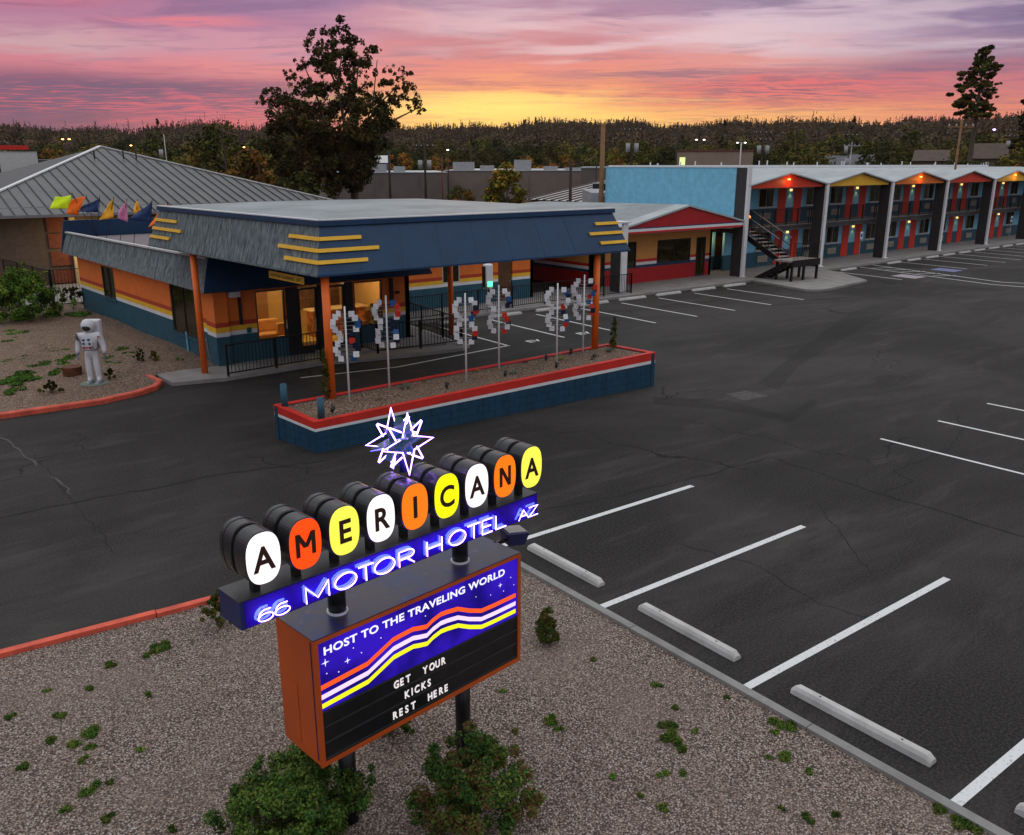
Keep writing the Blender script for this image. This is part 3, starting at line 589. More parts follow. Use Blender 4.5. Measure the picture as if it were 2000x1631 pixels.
# floodlight hung behind the right end
o_=Vector((.155,-.10,-.175)); V3=lambda l:[tuple(Vector(p)+o_) for p in l]
fl=MB(TS).hexa(V3([(.62,.18,2.60),(.84,.13,2.57),(.88,.30,2.58),(.66,.35,2.61)]),V3([(.58,.15,2.77),(.87,.09,2.73),(.92,.31,2.75),(.63,.37,2.79)])).build('floodlight',SNAVY,sign,bevel=.01)
MB(TS).hexa(V3([(.61,.17,2.772),(.855,.12,2.735),(.89,.285,2.752),(.65,.335,2.792)]),V3([(.61,.17,2.780),(.855,.12,2.743),(.89,.285,2.760),(.65,.335,2.80)])).build('lamp_lens',paint('lamp_lens',(.28,.25,.23,1),.3,.2),fl)
MB(TS).bar((.60,.15,2.50),(.78,.13,2.50),.04,.03).build('lamp_bracket',SB,fl)
# ------------------------------------------------------------ shrubs and weeds near the sign
def shrub(name,x,y,r,h,label,cat,group=None,n=2600,size=.03,mats=LBR,seed=3,cone=False,z=.07,nc=26,dense=False):
    if not cone and not dense: nc=int(nc*1.7)
    rr=random.Random(seed); t=thing(name,(x,y,z),label,cat,group); cs=[];rs=[]
    for k in range(nc):
        a=rr.uniform(0,6.283); q=rr.random(); zz=(q**.8)*h*.9+.1*h; stray=(not cone and not dense and k%3==0)
        R=r*((1-q)**.75 if cone else math.sqrt(max(.06,1-(zz/h)**2))); d=R*math.sqrt(rr.random())*rr.uniform(.8,1.08); cs.append((d*math.cos(a),d*math.sin(a),zz*rr.uniform(.8,1.05))); rs.append(r*(rr.uniform(.14,.26) if cone or dense else (rr.uniform(.05,.10) if stray else rr.uniform(.08,.17))))
        if stray: c=cs[-1]; cs[-1]=(c[0]*1.22,c[1]*1.22,c[2]*1.1)
    me=leafmesh('foliage',cs,rs,n,size,mats,seed,0.,.45); link('foliage',me,t,(x,y,z))
    mb=MB()
    for k in range(7):
        c=cs[k*3%nc]; mb.tube([(x,y,z-.03),(x+c[0]*.4,y+c[1]*.4,z+c[2]*.5),(x+c[0],y+c[1],z+c[2])],.012*max(1,h),5,r1=.004)
    mb.build('stem',BARK,t); return t
p=P(575,1650); shrub('shrub',p[0],p[1],.93,.78,'spreading green shrub filling the bottom of the photo left of the sign posts','shrub',n=26000,size=.020,seed=3,nc=80)
p=P(930,1625); shrub('shrub',p[0],p[1],.76,.98,'spreading green shrub with reddish tips in front of the right sign post','shrub',n=24000,size=.019,seed=5,mats=LBR+[leaf('shrub_red',(.11,.06,.025,1))],nc=70)
shrub('shrub',4.35,7.95,.36,.36,'low green shrub behind the marquee cabinet between its two posts','shrub',n=1800,size=.022,seed=8)
shrub('small_conifer',7.22,8.42,.21,.50,'small egg shaped conifer on the gravel right of the marquee','shrub',n=4200,size=.02,seed=9,mats=[leaf('conifer_olive',(.06,.075,.018,1)),leaf('conifer_brown',(.10,.075,.02,1)),leaf('conifer_green',(.04,.07,.015,1))],nc=60,dense=True)
shrub('small_conifer',3.66,11.75,.30,.55,'yellowish low conifer behind the left end of the neon beam','shrub',n=2400,size=.02,seed=12,mats=[leaf('conifer_olive',(.06,.075,.018,1)),leaf('leaf_gold',(.17,.10,.022,1)),leaf('shrub_green',(0,0,0,1))],nc=36)
def weeds():
    cs=[];rs=[]
    px=[(315,1265,14),(290,1278,9),(215,1300,9),(180,1345,8),(290,1358,7),(120,1398,9),(185,1430,16),(140,1458,12),(100,1450,10),(175,1460,8),(165,1485,8),(215,1530,6),(175,1545,14),(130,1580,9),(215,1600,9),(275,1465,6),
     (1310,1420,15),(1318,1445,17),(1330,1460,12),(1355,1427,7),(1318,1382,7),(1280,1340,9),(1160,1290,6),(1525,1410,15),(1545,1420,13),(1515,1432,7),(1535,1475,14),(1580,1505,8),(1500,1480,6),(1300,1515,10),(1200,1520,8),(1297,1577,9),(1575,1600,11),(1630,1590,7),(1250,1555,6),(1830,1580,11),(1870,1606,14),(1900,1618,12),(1080,1410,12),(1090,1425,8),(1420,1362,5),(985,1350,7),(40,1500,9),(20,1400,7),(340,1620,8),(1525,1582,6),(1330,1510,7),(90,1350,6)]
    for x,y,r in px:
        p=P(x,y,.07); r*=.85
        if p[0]>8.35: p[0]=8.33
        d=np.linalg.norm(p-CAMP); R=r*d/1700.
        for k in range(4): cs.append((p[0]+random.uniform(-R,R),p[1]+random.uniform(-R,R),.075+R*.12)); rs.append(R*.8)
    me=leafmesh('weeds',cs,rs,22000,.013,[leaf('weed_green',(.075,.15,.02,1)),leaf('weed_dark',(.045,.10,.018,1)),leaf('weed_yellow',(.15,.17,.035,1))],4,.4,.1)
    o=link('weeds',me,None,(0,0,0)); struct(o,'stuff'); tag(o,'scattered green weeds growing through the gravel around the sign','weeds')
    cs=[];rs=[]
    for x,y,r in [(40,650,16),(20,665,10),(70,700,12),(90,712,18),(25,705,16),(15,735,20),(45,730,10),(60,742,10),(120,685,14),(135,700,16),(20,745,18),(25,763,12),(110,727,12),(230,683,10),(222,710,9),(215,700,8),(15,620,14),(130,615,20),(60,618,22),(250,690,6),(350,702,4)]:
        p=P(x,y,.14); R=r*np.linalg.norm(p-CAMP)/1700.
        for k in range(4): cs.append((p[0]+random.uniform(-R,R)*1.4,p[1]+random.uniform(-R,R)*1.4,.15+R*.05)); rs.append(R*.7)
    me=leafmesh('yard_grass',cs,rs,12000,.05,[leaf('weed_green',(0,0,0,1)),leaf('weed_dark',(0,0,0,1))],6,.8); o=link('yard_grass',me,None,(0,0,0)); struct(o,'stuff'); tag(o,'patchy green grass on the gravel yard around the astronaut','grass')
weeds()
# ------------------------------------------------------------ porte cochere (drive through canopy)
SHINGLE=MT('grey_shingle'); _a=SHINGLE.noise(1.2,5,.6,(9,9,.35)); _b=SHINGLE.noise(.8,4,.6)
SHINGLE.col(SHINGLE.mix(SHINGLE.mr(_a,.3,.72),(.070,.092,.102,1),(.215,.25,.26,1))); SHINGLE.b.inputs['Roughness'].default_value=.75; SHINGLE.b.inputs['Specular IOR Level'].default_value=.2; SHINGLE=SHINGLE.m
cn=thing('porte_cochere',(14.5,25,0),'drive through canopy with navy and grey slanted fascia, yellow bars and orange columns','canopy')
CB=[Vector(p) for p in ((9.43,19.80,4.07),(20.25,19.75,4.07),(19.75,31.4,4.07),(8.70,31.2,4.07))]
cen=(CB[0]+CB[2])/2
CT=[Vector((p.x+(.34 if p.x<cen.x else -.40),p.y+(.45 if p.y<cen.y else -.45),5.22)) for p in CB]
for i in range(4):
    j=(i+1)%4; a,b,c,d=CB[i],CB[j],CT[j],CT[i]; o=(Vector((cen.x,cen.y,4.6))-(a+b+c+d)/4).normalized()*.10
    side=MB().hexa([a,b,b+o,a+o],[d,c,c+o,d+o]).build('fascia',NAVY if i in(0,1) else SHINGLE,cn)
    u=(b-a).normalized(); n=-o.normalized()
    # panel seams stand slightly proud
    L=(b-a).length
    if i in (3,):
        for k in range(1,int(L/.9)):
            s=k*.9/L; p=a.lerp(b,s)+n*.004; q=d.lerp(c,s)+n*.004; MB().bar(p,q,.01,.005).build('fascia_batten',SHINGLE,side)
    if i==0:
        for k in range(1,int(L/1.22)):
            s=k*1.22/L; MB().bar(a.lerp(b,s)+n*.003,d.lerp(c,s)+n*.003,.008,.003).build('fascia_seam',NAVY,side)
    MB().bar(a+n*.005-Vector((0,0,.02)),b+n*.005-Vector((0,0,.02)),.05,.05).build('fascia_trim',SHINGLE if i==3 else NAVY,side)
    # yellow bars
    def ybar(s0,s1,h):
        p,q=a.lerp(b,s0),a.lerp(b,s1); r_,t_=d.lerp(c,s0),d.lerp(c,s1)
        MB().hexa([p.lerp(r_,h)+n*.0,q.lerp(t_,h)+n*.0,q.lerp(t_,h)+n*.05,p.lerp(r_,h)+n*.05],[p.lerp(r_,h+.075),q.lerp(t_,h+.075),q.lerp(t_,h+.075)+n*.05,p.lerp(r_,h+.075)+n*.05]).build('yellow_bar',AMBER,side)
    if i==0:
        ybar(0.,.128,.22); ybar(0.,.160,.46); ybar(0.,.112,.70); ybar(.893,1.,.20); ybar(.866,1.,.45); ybar(.905,1.,.70)
    if i==3:   # a is the back end, b the front corner
        ybar(.85,1.,.22); ybar(.815,1.,.46); ybar(.865,1.,.70); ybar(0.,.15,.22); ybar(0.,.22,.46); ybar(0.,.17,.70)
MB().prism([CT[0]+Vector((-.06,-.06,.0)),CT[1]+Vector((.06,-.06,.0)),CT[2]+Vector((.06,.06,.0)),CT[3]+Vector((-.06,.06,0))],(0,0,.13)).build('roof_edge',NAVY,cn)
rc=(CT[0]+CT[2])/2
MB().add([CT[0]+Vector((0,0,.135)),CT[1]+Vector((0,0,.135)),CT[2]+Vector((0,0,.135)),CT[3]+Vector((0,0,.135)),Vector((rc.x-3,rc.y+2.5,5.52)),Vector((rc.x+1,rc.y+2.5,5.50))],[(0,1,5,4),(1,2,5),(2,3,4,5),(3,0,4)]).build('roof_membrane',ROOFC,cn)
MB().bar(CT[0]+Vector((0,0,.145)),CT[1]+Vector((0,0,.145)),.12,.03).build('drip_edge',WHITE,cn); MB().bar(CT[3]+Vector((0,0,.145)),CT[0]+Vector((0,0,.145)),.12,.03).build('drip_edge',WHITE,cn)
MB().prism([(CB[k].x+(.1 if k in(0,3) else -.1),CB[k].y+(.1 if k<2 else -.1),4.10) for k in range(4)],(0,0,.05)).build('soffit',paint('soffit',(.03,.035,.045,1),.7,.1),cn)
for (x,y,z0) in ((9.72,20.02,.84),(19.05,20.0,.95),(9.12,28.0,.05),(19.22,28.5,.12)):
    MB().cyl((x,y,z0),(x,y,4.1),.105,20).build('column',POST,cn,True)
# clearance sign
q=[P(474,535,3.62),P(535,546,3.62)]; qa,qb=Vector((9.75,23.6,3.62)),Vector((9.85,21.55,3.62))
cs=thing('clearance_sign',(9.8,22.6,3.6),'small yellow hanging sign reading CAUTION CLEARANCE 12FT under the canopy','sign')
MB().hexa([qa,qb,qb+Vector((.02,0,0)),qa+Vector((.02,0,0))],[qa+Vector((0,0,.2)),qb+Vector((0,0,.2)),qb+Vector((.02,0,.2)),qa+Vector((.02,0,.2))]).build('board',AMBER,cs)
for s in (.2,.8): w=qa.lerp(qb,s)+Vector((.01,0,.2)); MB().cyl(w,w+Vector((0,0,.3)),.006,6).build('hanger',STEEL,cs)
dxy=(qb-qa).normalized(); Mx=Matrix(((dxy.x,0,-dxy.y*-1,0),(dxy.y,0,-dxy.x,0),(0,1,0,0),(0,0,0,1)))
Mx=Matrix.Translation(qa+Vector((-.004,0,.055))-dxy*-.06)@Matrix(((dxy.x,0,dxy.y,0),(dxy.y,0,-dxy.x,0),(0,1,0,0),(0,0,0,1)))
text('CAUTION CLEARANCE  12FT',.125,BLACK,'sign_lettering',cs,Mx,.001,1.13,.001)
# ------------------------------------------------------------ office building
of=thing('office_building',(14,37,0),'low orange and teal motel office with grey slanted roof edge and glowing lobby','building')
GLD=glass('window_dark',(.5,.5,.4,1),.45,(.05,.04,.012,1)); GLC=glass('window_clear',(.95,.95,.9,1),.94); FR=paint('window_frame_dark',(.035,.03,.028,1),.4,.1)
def wallrun(parent,A,B,layers,openings,thick=.2,base=0.):
    """wall from A to B made of painted bands (z0,z1,mat,name) with openings (s0,s1,z0,z1); outer face on the right of A>B"""
    A=Vector((A[0],A[1],0)); B=Vector((B[0],B[1],0)); d=(B-A).normalized(); L=(B-A).length; n=Vector((d.y,-d.x,0))
    for z0,z1,mat,name in layers:
        ss=sorted({0,L,*[o[0] for o in openings],*[o[1] for o in openings]}); mb=MB(); any_=False
        for s0,s1 in zip(ss,ss[1:]):
            if s1-s0<1e-4: continue
            cuts=[(z0,z1)]
            for o in openings:
                if o[0]<=s0+1e-5 and o[1]>=s1-1e-5:
                    new=[]
                    for a,b in cuts:
                        if o[2]>a: new.append((a,min(b,o[2])))
                        if o[3]<b: new.append((max(a,o[3]),b))
                    cuts=[c for c in new if c[1]-c[0]>1e-4]
            for a,b in cuts:
                p=A+d*s0; q=A+d*s1; o_=-n*thick
                mb.hexa([(p.x,p.y,a),(q.x,q.y,a),(q.x+o_.x,q.y+o_.y,a),(p.x+o_.x,p.y+o_.y,a)],[(p.x,p.y,b),(q.x,q.y,b),(q.x+o_.x,q.y+o_.y,b),(p.x+o_.x,p.y+o_.y,b)]); any_=True
        if any_: mb.build(name,mat,parent)
    return A,d,n
def window(parent,A,d,n,s0,s1,z0,z1,mat=GLD,bars=1,frame=FR,sill=None,w=.05,depth=.10,curtain=None,name='window'):
    def pt(s,z,o): p=A+d*s-n*o; return Vector((p.x,p.y,z))
    def bx(a,b,c,e,o0,o1): return [pt(a,c,o0),pt(b,c,o0),pt(b,c,o1),pt(a,c,o1)],[pt(a,e,o0),pt(b,e,o0),pt(b,e,o1),pt(a,e,o1)]
    mb=MB()
    for r in ((s0,s1,z0,z0+w),(s0,s1,z1-w,z1),(s0,s0+w,z0+w,z1-w),(s1-w,s1,z0+w,z1-w)): mb.hexa(*bx(*r,.01,depth))
    for k in range(1,bars+1): c=s0+(s1-s0)*k/(bars+1); mb.hexa(*bx(c-w*.4,c+w*.4,z0+w,z1-w,.02,depth-.01))
    f=mb.build(name,frame,parent); MB().hexa(*bx(s0+w,s1-w,z0+w,z1-w,depth*.55,depth*.55+.008)).build('pane',mat,f)
    if sill: MB().hexa(*bx(s0-.06,s1+.06,z0-.06,z0-.004,-.07,.0)).build('sill',sill,f)
    if curtain:
        mb=MB(); k=14
        for i in range(k): a=s0+(s1-s0)*i/k; mb.hexa(*bx(a,a+(s1-s0)/k*.93,z0+.05,z1-.05,depth+.06+.03*(i%2),depth+.07+.03*(i%2)))
        mb.build('curtain',curtain,f)
    return f
OL=[(0,1.10,TEAL,'teal_wall'),(1.10,1.24,WHITE,'white_stripe'),(1.24,1.42,AMBER,'amber_stripe'),(1.42,1.58,REDO,'red_stripe'),(1.58,3.2,ORANGE,'orange_wall')]
LIT=paint('lobby_orange',(.58,.36,.13,1),.6,.06); CURT=paint('curtain_olive',(.16,.13,.04,1),.8,.2); CURT2=paint('curtain_gold',(.30,.20,.07,1),.8,.2)
WA=(9.25,45.0);WB=(9.98,28.8)
# left wall runs from the back to the front corner
A,d,n=wallrun(of,WA,WB,OL,[(16.2-12.6,16.2-10.9,1.08,2.44),(16.2-4.3,16.2-1.9,.70,2.50)])
window(of,A,d,n,16.22-12.6,16.22-10.9,1.08,2.44,bars=1,sill=TEAL,curtain=CURT); window(of,A,d,n,16.22-4.3,16.22-1.9,.70,2.50,bars=1,sill=TEAL,curtain=CURT2)
MB().box(9.55,9.72,40.6,40.8,.15,.62).build('utility_box',NAVY,of); MB().cyl((9.80,31.7,.15),(9.80,31.7,.85),.03,8).build('gas_pipe',SKYB,of); MB().tube([(9.86,29.6,.2),(9.80,29.6,.9),(9.80,29.9,.9)],.03,8).build('downpipe',STEEL,of)
MB().box(9.84,10.3,28.66,29.5,0,2.7).build('corner_pier',ORANGE,of)
for z0,z1,mt in ((0.01,1.10,TEAL),(1.10,1.24,WHITE),(1.24,1.42,AMBER),(1.42,1.58,REDO)): MB().box(9.836,10.304,28.656,29.504,z0,z1).build('pier_band',mt,of)
ops=[(11.33-9.98,12.40-9.98,.80,2.52),(12.46-9.98,15.02-9.98,0.,2.55),(15.10-9.98,16.30-9.98,.85,2.52)]
A,d,n=wallrun(of,(10.3,28.8),(17.5,28.8),OL,[(a-.32,b-.32,c,e) for a,b,c,e in ops])
window(of,A,d,n,11.33-10.3,12.40-10.3,.80,2.52,GLC,0); window(of,A,d,n,15.10-10.3,16.30-10.3,.85,2.52,GLC,0)
MB().box(12.44,12.90,28.78,28.98,.12,2.55).build('entrance_pier',BLACK,of); MB().box(13.62,14.05,28.78,28.98,.12,2.55).build('entrance_pier',BLACK,of); MB().box(14.72,15.06,28.78,28.98,.12,2.55).build('entrance_pier',BLACK,of)
for a,b in ((12.90,13.62),(14.05,14.72)):
    f=window(of,Vector((0,28.8,0)),Vector((1,0,0)),Vector((0,-1,0)),a,b,.13,2.48,GLC,0,BLACK,w=.07,name='glass_door'); MB().box(b-.14,b-.11,28.72,28.76,.9,1.4).build('handle',STEEL,f)
    MB().box(a+.07,b-.07,28.80,28.84,.14,.40).build('kick_plate',BLACK,f)
A,d,n=wallrun(of,(17.5,28.8),(17.5,34.4),OL,[])
MB().box(16.62,16.74,28.70,28.79,1.5,2.55).build('wall_lamp_arm',BLACK,of); MB().box(16.88,17.0,28.68,28.79,1.95,2.05).build('wall_lamp',BLACK,of)
MB().box(10.72,10.80,28.70,28.79,1.45,2.55).build('wall_lamp_arm',BLACK,of); MB().box(10.35,10.7,28.45,28.79,2.42,2.6).build('soffit_lamp',OFFW,of)
MB().box(10.95,11.1,28.76,28.79,1.12,1.3).build('meter_box',TEAL,of)
# rear wing and its stripes
A,d,n=wallrun(of,(17.5,34.4),(28.3,34.4),OL,[(22.75-17.5,23.75-17.5,1.25,2.45),(26.05-17.5,26.95-17.5,.0,2.45)])
window(of,A,d,n,22.75-17.5,23.75-17.5,1.25,2.45,bars=1,frame=OFFW,curtain=CURT2); dr=MB().box(26.08,26.92,34.46,34.52,.12,2.42).build('door',paint('door_brown',(.12,.05,.02,1),.5,.15),of); MB().box(26.8,26.85,34.42,34.47,1.0,1.1).build('handle',STEEL,dr)
wallrun(of,(28.3,34.4),(28.3,45),OL,[]); wallrun(of,(28.3,45),(9.25,45),OL,[])
# slanted roof skirt: outer bottom line and top line
def skirt(pb,pt_,mats,parent,thick=.08,step=.9,name='roof_skirt'):
    for i in range(len(pb)-1):
        a,b,c,d_=Vector(pb[i]),Vector(pb[i+1]),Vector(pt_[i+1]),Vector(pt_[i]); nn=(b-a).cross(d_-a).normalized()*-thick
        o=MB().hexa([a,b,b+nn,a+nn],[d_,c,c+nn,d_+nn]).build(name,mats[i],parent)
        L=(b-a).length
        if mats[i] is SHINGLE:
            for k in range(1,int(L/step)): s=k*step/L; MB().bar(a.lerp(b,s)-nn*.04,d_.lerp(c,s)-nn*.04,.01,.006).build('skirt_batten',SHINGLE,o)
        MB().bar(d_+Vector((0,0,.03)),c+Vector((0,0,.03)),.16,.06).build('skirt_cap',OFFW if mats[i] is SHINGLE else NAVY,parent)
skirt([(8.72,45.6,2.7),(9.46,28.4,2.66),(18.3,28.35,2.66),(18.3,33.9,2.66),(28.8,33.9,2.66)],[(9.0,45.2,3.62),(9.86,28.85,3.70),(17.85,28.8,3.70),(17.85,34.3,3.70),(28.5,34.3,3.3)],[SHINGLE,NAVY,NAVY,NAVY],of)
MB().hexa([(8.72,45.6,2.7),(28.8,45.6,2.7),(28.8,45.45,2.7),(8.72,45.45,2.7)],[(8.95,45.4,4.18),(28.5,45.4,4.18),(28.5,45.25,4.18),(8.95,45.25,4.18)]).build('rear_parapet',NAVY,of)
MB().poly([(9.0,45.2),(9.86,28.9),(17.8,28.9),(17.8,34.3),(28.4,34.3),(28.4,45.2)],3.34,3.42).build('flat_roof',paint('roof_gravel',(.20,.17,.18,1),.9,.2,3.),of)
MB().poly([(9.9,29.0),(17.4,29.0),(17.4,34.2),(28.2,34.5),(28.2,44.9),(9.45,44.9)],2.68,2.74).build('ceiling',OFFW,of)
hv=thing('roof_ventilator',(11.9,37.5,3.42),'dark vent fan and pipe on the office flat roof behind the flags','ventilator')
MB().cyl((12.3,34.8,3.42),(12.3,34.8,3.75),.16,12).build('fan_base',BLACK,hv); MB().tube([(12.3,34.8,3.75),(11.6,34.9,3.9),(11.2,35.2,3.85)],.06,8).build('duct',BLACK,hv); hv.location=hv.location
# lobby interior
rm=thing('lobby_room',(13.9,31,0),'warm lit lobby interior seen through the office glass front','room')
FLO=MT('lobby_floor'); ck=FLO.n('ShaderNodeTexChecker'); FLO.l(FLO.coord((1,1,1)),ck.inputs['Vector']); ck.inputs['Scale'].default_value=1.6; ck.inputs['Color1'].default_value=(.60,.42,.08,1); ck.inputs['Color2'].default_value=(.42,.28,.05,1); FLO.l(ck.outputs[0],FLO.b.inputs['Base Color']); FLO=FLO.m
MB().box(10.25,17.3,29.02,33.6,.122,.14).build('floor',FLO,rm); MB().box(10.25,17.3,33.6,33.7,.14,2.67).build('back_wall',LIT,rm); MB().box(10.2,10.25,29.02,33.6,.14,2.67).build('side_wall',LIT,rm); MB().box(17.28,17.3,29.02,33.6,.14,2.67).build('side_wall',LIT,rm)
MB().box(13.0,13.7,33.5,33.6,.14,2.2).build('door',paint('lobby_door',(.3,.14,.05,1),.5,.1),rm); MB().box(15.0,16.9,33.52,33.6,.9,2.3).build('mural',paint('mural_brown',(.14,.07,.03,1),.6,.6,1.5),rm)
TAN=paint('tan_leather',(.60,.30,.11,1),.5,.1)
sf=thing('lobby_sofa',(12.3,31.3,.14),'long tan sofa inside the lobby','sofa'); MB().box(11.3,13.3,31.0,31.7,.14,.55).build('seat',TAN,sf,bevel=.05); MB().box(11.3,13.3,31.6,31.9,.55,1.0).build('backrest',TAN,sf,bevel=.05)
for x in (11.2,13.3): MB().box(x,x+.15,31.0,31.9,.14,.75).build('armrest',TAN,sf,bevel=.03)
bo=MB().box(11.25,11.95,29.5,30.1,.14,.62).build('ottoman',paint('pale_leather',(.72,.48,.24,1),.5,.08),None,bevel=.05); tag(bo,'square pale ottoman behind the left lobby window','ottoman')
ct=thing('reception_counter',(15.2,31.6,.14),'patterned reception counter with light top inside the lobby','counter'); MB().box(14.6,16.9,31.3,31.9,.14,1.15).build('front',paint('counter_tile',(.42,.16,.05,1),.4,.8,3.5),ct); MB().box(14.5,17.0,31.2,32.0,1.15,1.2).build('counter_top',paint('counter_top',(.75,.55,.3,1),.3,.05),ct)
ac=thing('lobby_chair',(13.1,30.1,.14),'tan tub chair inside the lobby doors','chair'); MB().box(12.9,13.5,30.3,30.9,.14,.5).build('seat',TAN,ac,bevel=.06); MB().box(12.9,13.5,30.8,31.0,.5,.95).build('backrest',TAN,ac,bevel=.05)
sh=thing('display_shelf',(10.9,33.2,.14),'shelf of colourful souvenirs at the back of the lobby','shelf')
for z in (.5,1.0,1.5,2.0): MB().box(10.5,12.6,33.2,33.55,z,z+.03).build('shelf_board',paint('shelf_wood',(.25,.12,.05,1),.5,.1),sh)
_r=random.Random(3)
for z in (.53,1.03,1.53,2.03):
    for k in range(11): x=10.55+k*.185; MB().box(x,x+_r.uniform(.08,.15),33.25,33.45,z,z+_r.uniform(.12,.34)).build('souvenir',_r.choice([DOORR,WHITE,SKYB,NAVY,AMBER,BLACK]),sh)
rg=tag(MB().poly([(13.0,29.4),(14.6,29.4),(14.6,30.6),(13.0,30.6)],.142,.15).build('lobby_rug',paint('rug',(.12,.05,.03,1),.9,.5,6.),None),'dark patterned rug just inside the lobby doors','rug')
pot=thing('potted_plant',(16.7,30.0,.14),'leafy potted plant in the right corner of the lobby','plant'); MB().cyl((16.7,30,.14),(16.7,30,.5),.16,12,r1=.2).build('pot',WHITE,pot); link('foliage',leafmesh('foliage',[(0,0,.7),(.1,.1,.9),(-.1,0,1.1)],[.25,.25,.2],260,.1,LG,3),pot,(16.7,30,.14))
for i,(x,y) in enumerate(((11.6,31.2),(13.9,31.2),(16.0,30.6))):
    lp=MB().cyl((x,y,2.60),(x,y,2.67),.16,14).build('ceiling_light',emit('warm_lamp',(1,.7,.32,1),4.),None); tag(lp,('left','middle','right')[i]+' round ceiling light in the glowing lobby','lamp','lobby ceiling lights')
    lamp((x,y,2.45),60,(1,.70,.36),.15,name='lobby_light',parent=lp)
# ------------------------------------------------------------ red shop building with the low gable
rd=thing('red_shop_building',(38,38,0),'low shop with red lower wall, peach upper wall and red gable beside the motel','building')
RL=[(0,.98,DRED,'red_wall'),(.98,1.13,NAVY,'navy_stripe'),(1.13,1.30,WHITE,'white_stripe'),(1.30,1.46,RED,'red_stripe'),(1.46,3.35,PEACH,'peach_wall')]
wallrun(rd,(32.9,46),(32.9,35),RL,[])
A,d,n=wallrun(rd,(32.9,35),(43.0,35),RL,[(.35,1.05,.1,2.45),(36.0-32.9-.65,36.4-32.9,1.0,2.48),(38.12-32.9,41.05-32.9,1.12,2.46),(41.55-32.9,42.45-32.9,0.,2.46)])
A0_=Vector((0,35,0)); X_=Vector((1,0,0)); Y_=Vector((0,-1,0))
window(rd,A0_,X_,Y_,35.35,36.4,1.0,2.48,bars=0); f=window(rd,A0_,X_,Y_,38.12,41.05,1.12,2.46,bars=1,sill=NAVY,curtain=CURT); window(rd,A0_,X_,Y_,33.25,33.95,.12,2.45,bars=0,name='glass_door')
window(rd,A0_,X_,Y_,41.55,42.45,.12,2.46,bars=0,name='glass_door',w=.09)
wallrun(rd,(43.0,35.0),(43.0,46),RL,[]); MB().box(32.9,43.0,35.2,46,.02,.1).build('floor',CONC,rd); MB().box(33.0,44,45.8,46,0,3.3).build('back_wall',PEACH,rd)
GX,GY=38.45,33.1
# gable front
MB().prism([(33.7,GY,3.42),(43.2,GY,3.42),(GX,GY,4.40)],(0,.12,0)).build('gable_panel',DRED,rd)
MB().box(33.4,43.4,GY-.05,GY+.1,3.22,3.36).build('white_fascia',WHITE,rd); MB().box(33.4,43.4,GY-.045,GY+.09,3.12,3.22).build('red_fascia',RED,rd)
MB().prism([(33.6,GY-.03,3.362),(43.3,GY-.03,3.362),(43.1,GY-.03,3.42),(33.8,GY-.03,3.42)],(0,.1,0)).build('navy_fascia',NAVY,rd)
for s,x in ((-1,33.2),(1,43.6)):
    MB().hexa([(GX,GY-.10,4.42),(x,GY-.10,3.36),(x,34.0,3.36),(GX,34.0,4.42)],[(GX,GY-.10,4.52),(x,GY-.10,3.46),(x,34.0,3.46),(GX,34.0,4.52)]).build('gable_verge',ROOFM,rd)
    MB().hexa([(GX,34.0,4.42),(x,34.0,3.36),(x,46,3.9),(GX,46,4.2)],[(GX,34.0,4.52),(x,34.0,3.46),(x,46,4.0),(GX,46,4.3)]).build('roof_slope',ROOFC,rd)
MB().box(33.3,43.6,33.3,35.0,3.06,3.11).build('porch_ceiling',OFFW,rd)
MB().prism([(28.5,34.3,3.3),(33.2,34.0,3.40),(33.2,46,3.9),(28.5,46,3.4)],(0,0,.08)).build('link_roof',ROOFC,rd)
py=thing('shop_pylon',(33,33,0),'dark pylon with white front edge at the left end of the red shop','pylon'); MB().box(32.95,33.2,32.75,33.55,.1,3.5).build('fin',CHAR,py); MB().box(32.90,33.26,32.62,32.75,.1,3.75).build('white_edge',WHITE,py); MB().box(32.6,33.4,32.55,33.4,3.75,3.83).build('cap',WHITE,py)
# lit passage beside the shop
ps=thing('passage_front',(45.3,36.5,0),'recessed glass door with warm light between the shop and the motel','entrance')
MB().box(44.02,46.9,36.45,36.5,.12,1.0).build('teal_wall',TEAL,ps); MB().box(44.02,45.1,36.45,36.5,1.0,3.2).build('blue_wall',SKYB,ps); 
f=window(ps,Vector((0,36.4,0)),X_,Y_,45.1,46.25,.12,2.35,glass('window_amber',(.9,.5,.2,1),.7,(.25,.08,.02,1)),0,BLACK,w=.1,name='glass_door'); MB().box(45.3,46.0,37.0,37.1,.5,.9).build('lit_panel',emit('amber_panel',(1,.28,.05,1),.8),f); MB().box(45.2,46.2,37.6,37.7,.12,2.4).build('back_panel',paint('rust_panel',(.3,.07,.02,1),.6,.2),f)
wl=tag(MB().box(44.4,44.5,36.30,36.42,2.2,2.35).build('wall_lamp',emit('sconce',(1,.72,.32,1),12.),None),'bright warm wall lamp on the blue wall of the passage','lamp'); lamp((44.45,36.1,2.15),14,(1,.6,.25),.05,parent=wl); lamp((45.7,37.0,2.1),10,(1,.5,.2),.1,parent=wl)
# ------------------------------------------------------------ two storey motel
mo=thing('motel_building',(43.5,33,0),'long two storey motel with coloured gables, white edged pylons, red doors and balcony','building')
TM=Matrix.Translation((43.55,32.95,0))@Matrix.Rotation(math.radians(1.9),4,'Z'); BW=8.6; NB=7; WY=2.75; DK=2.9
GC=[RED,AMBER,paint('gable_orange',(.82,.19,.02,1),.5,.06),RED,AMBER,RED,AMBER]
GC[0]=GC[3]=GC[5]=paint('gable_red',(.72,.05,.012,1),.5,.06)
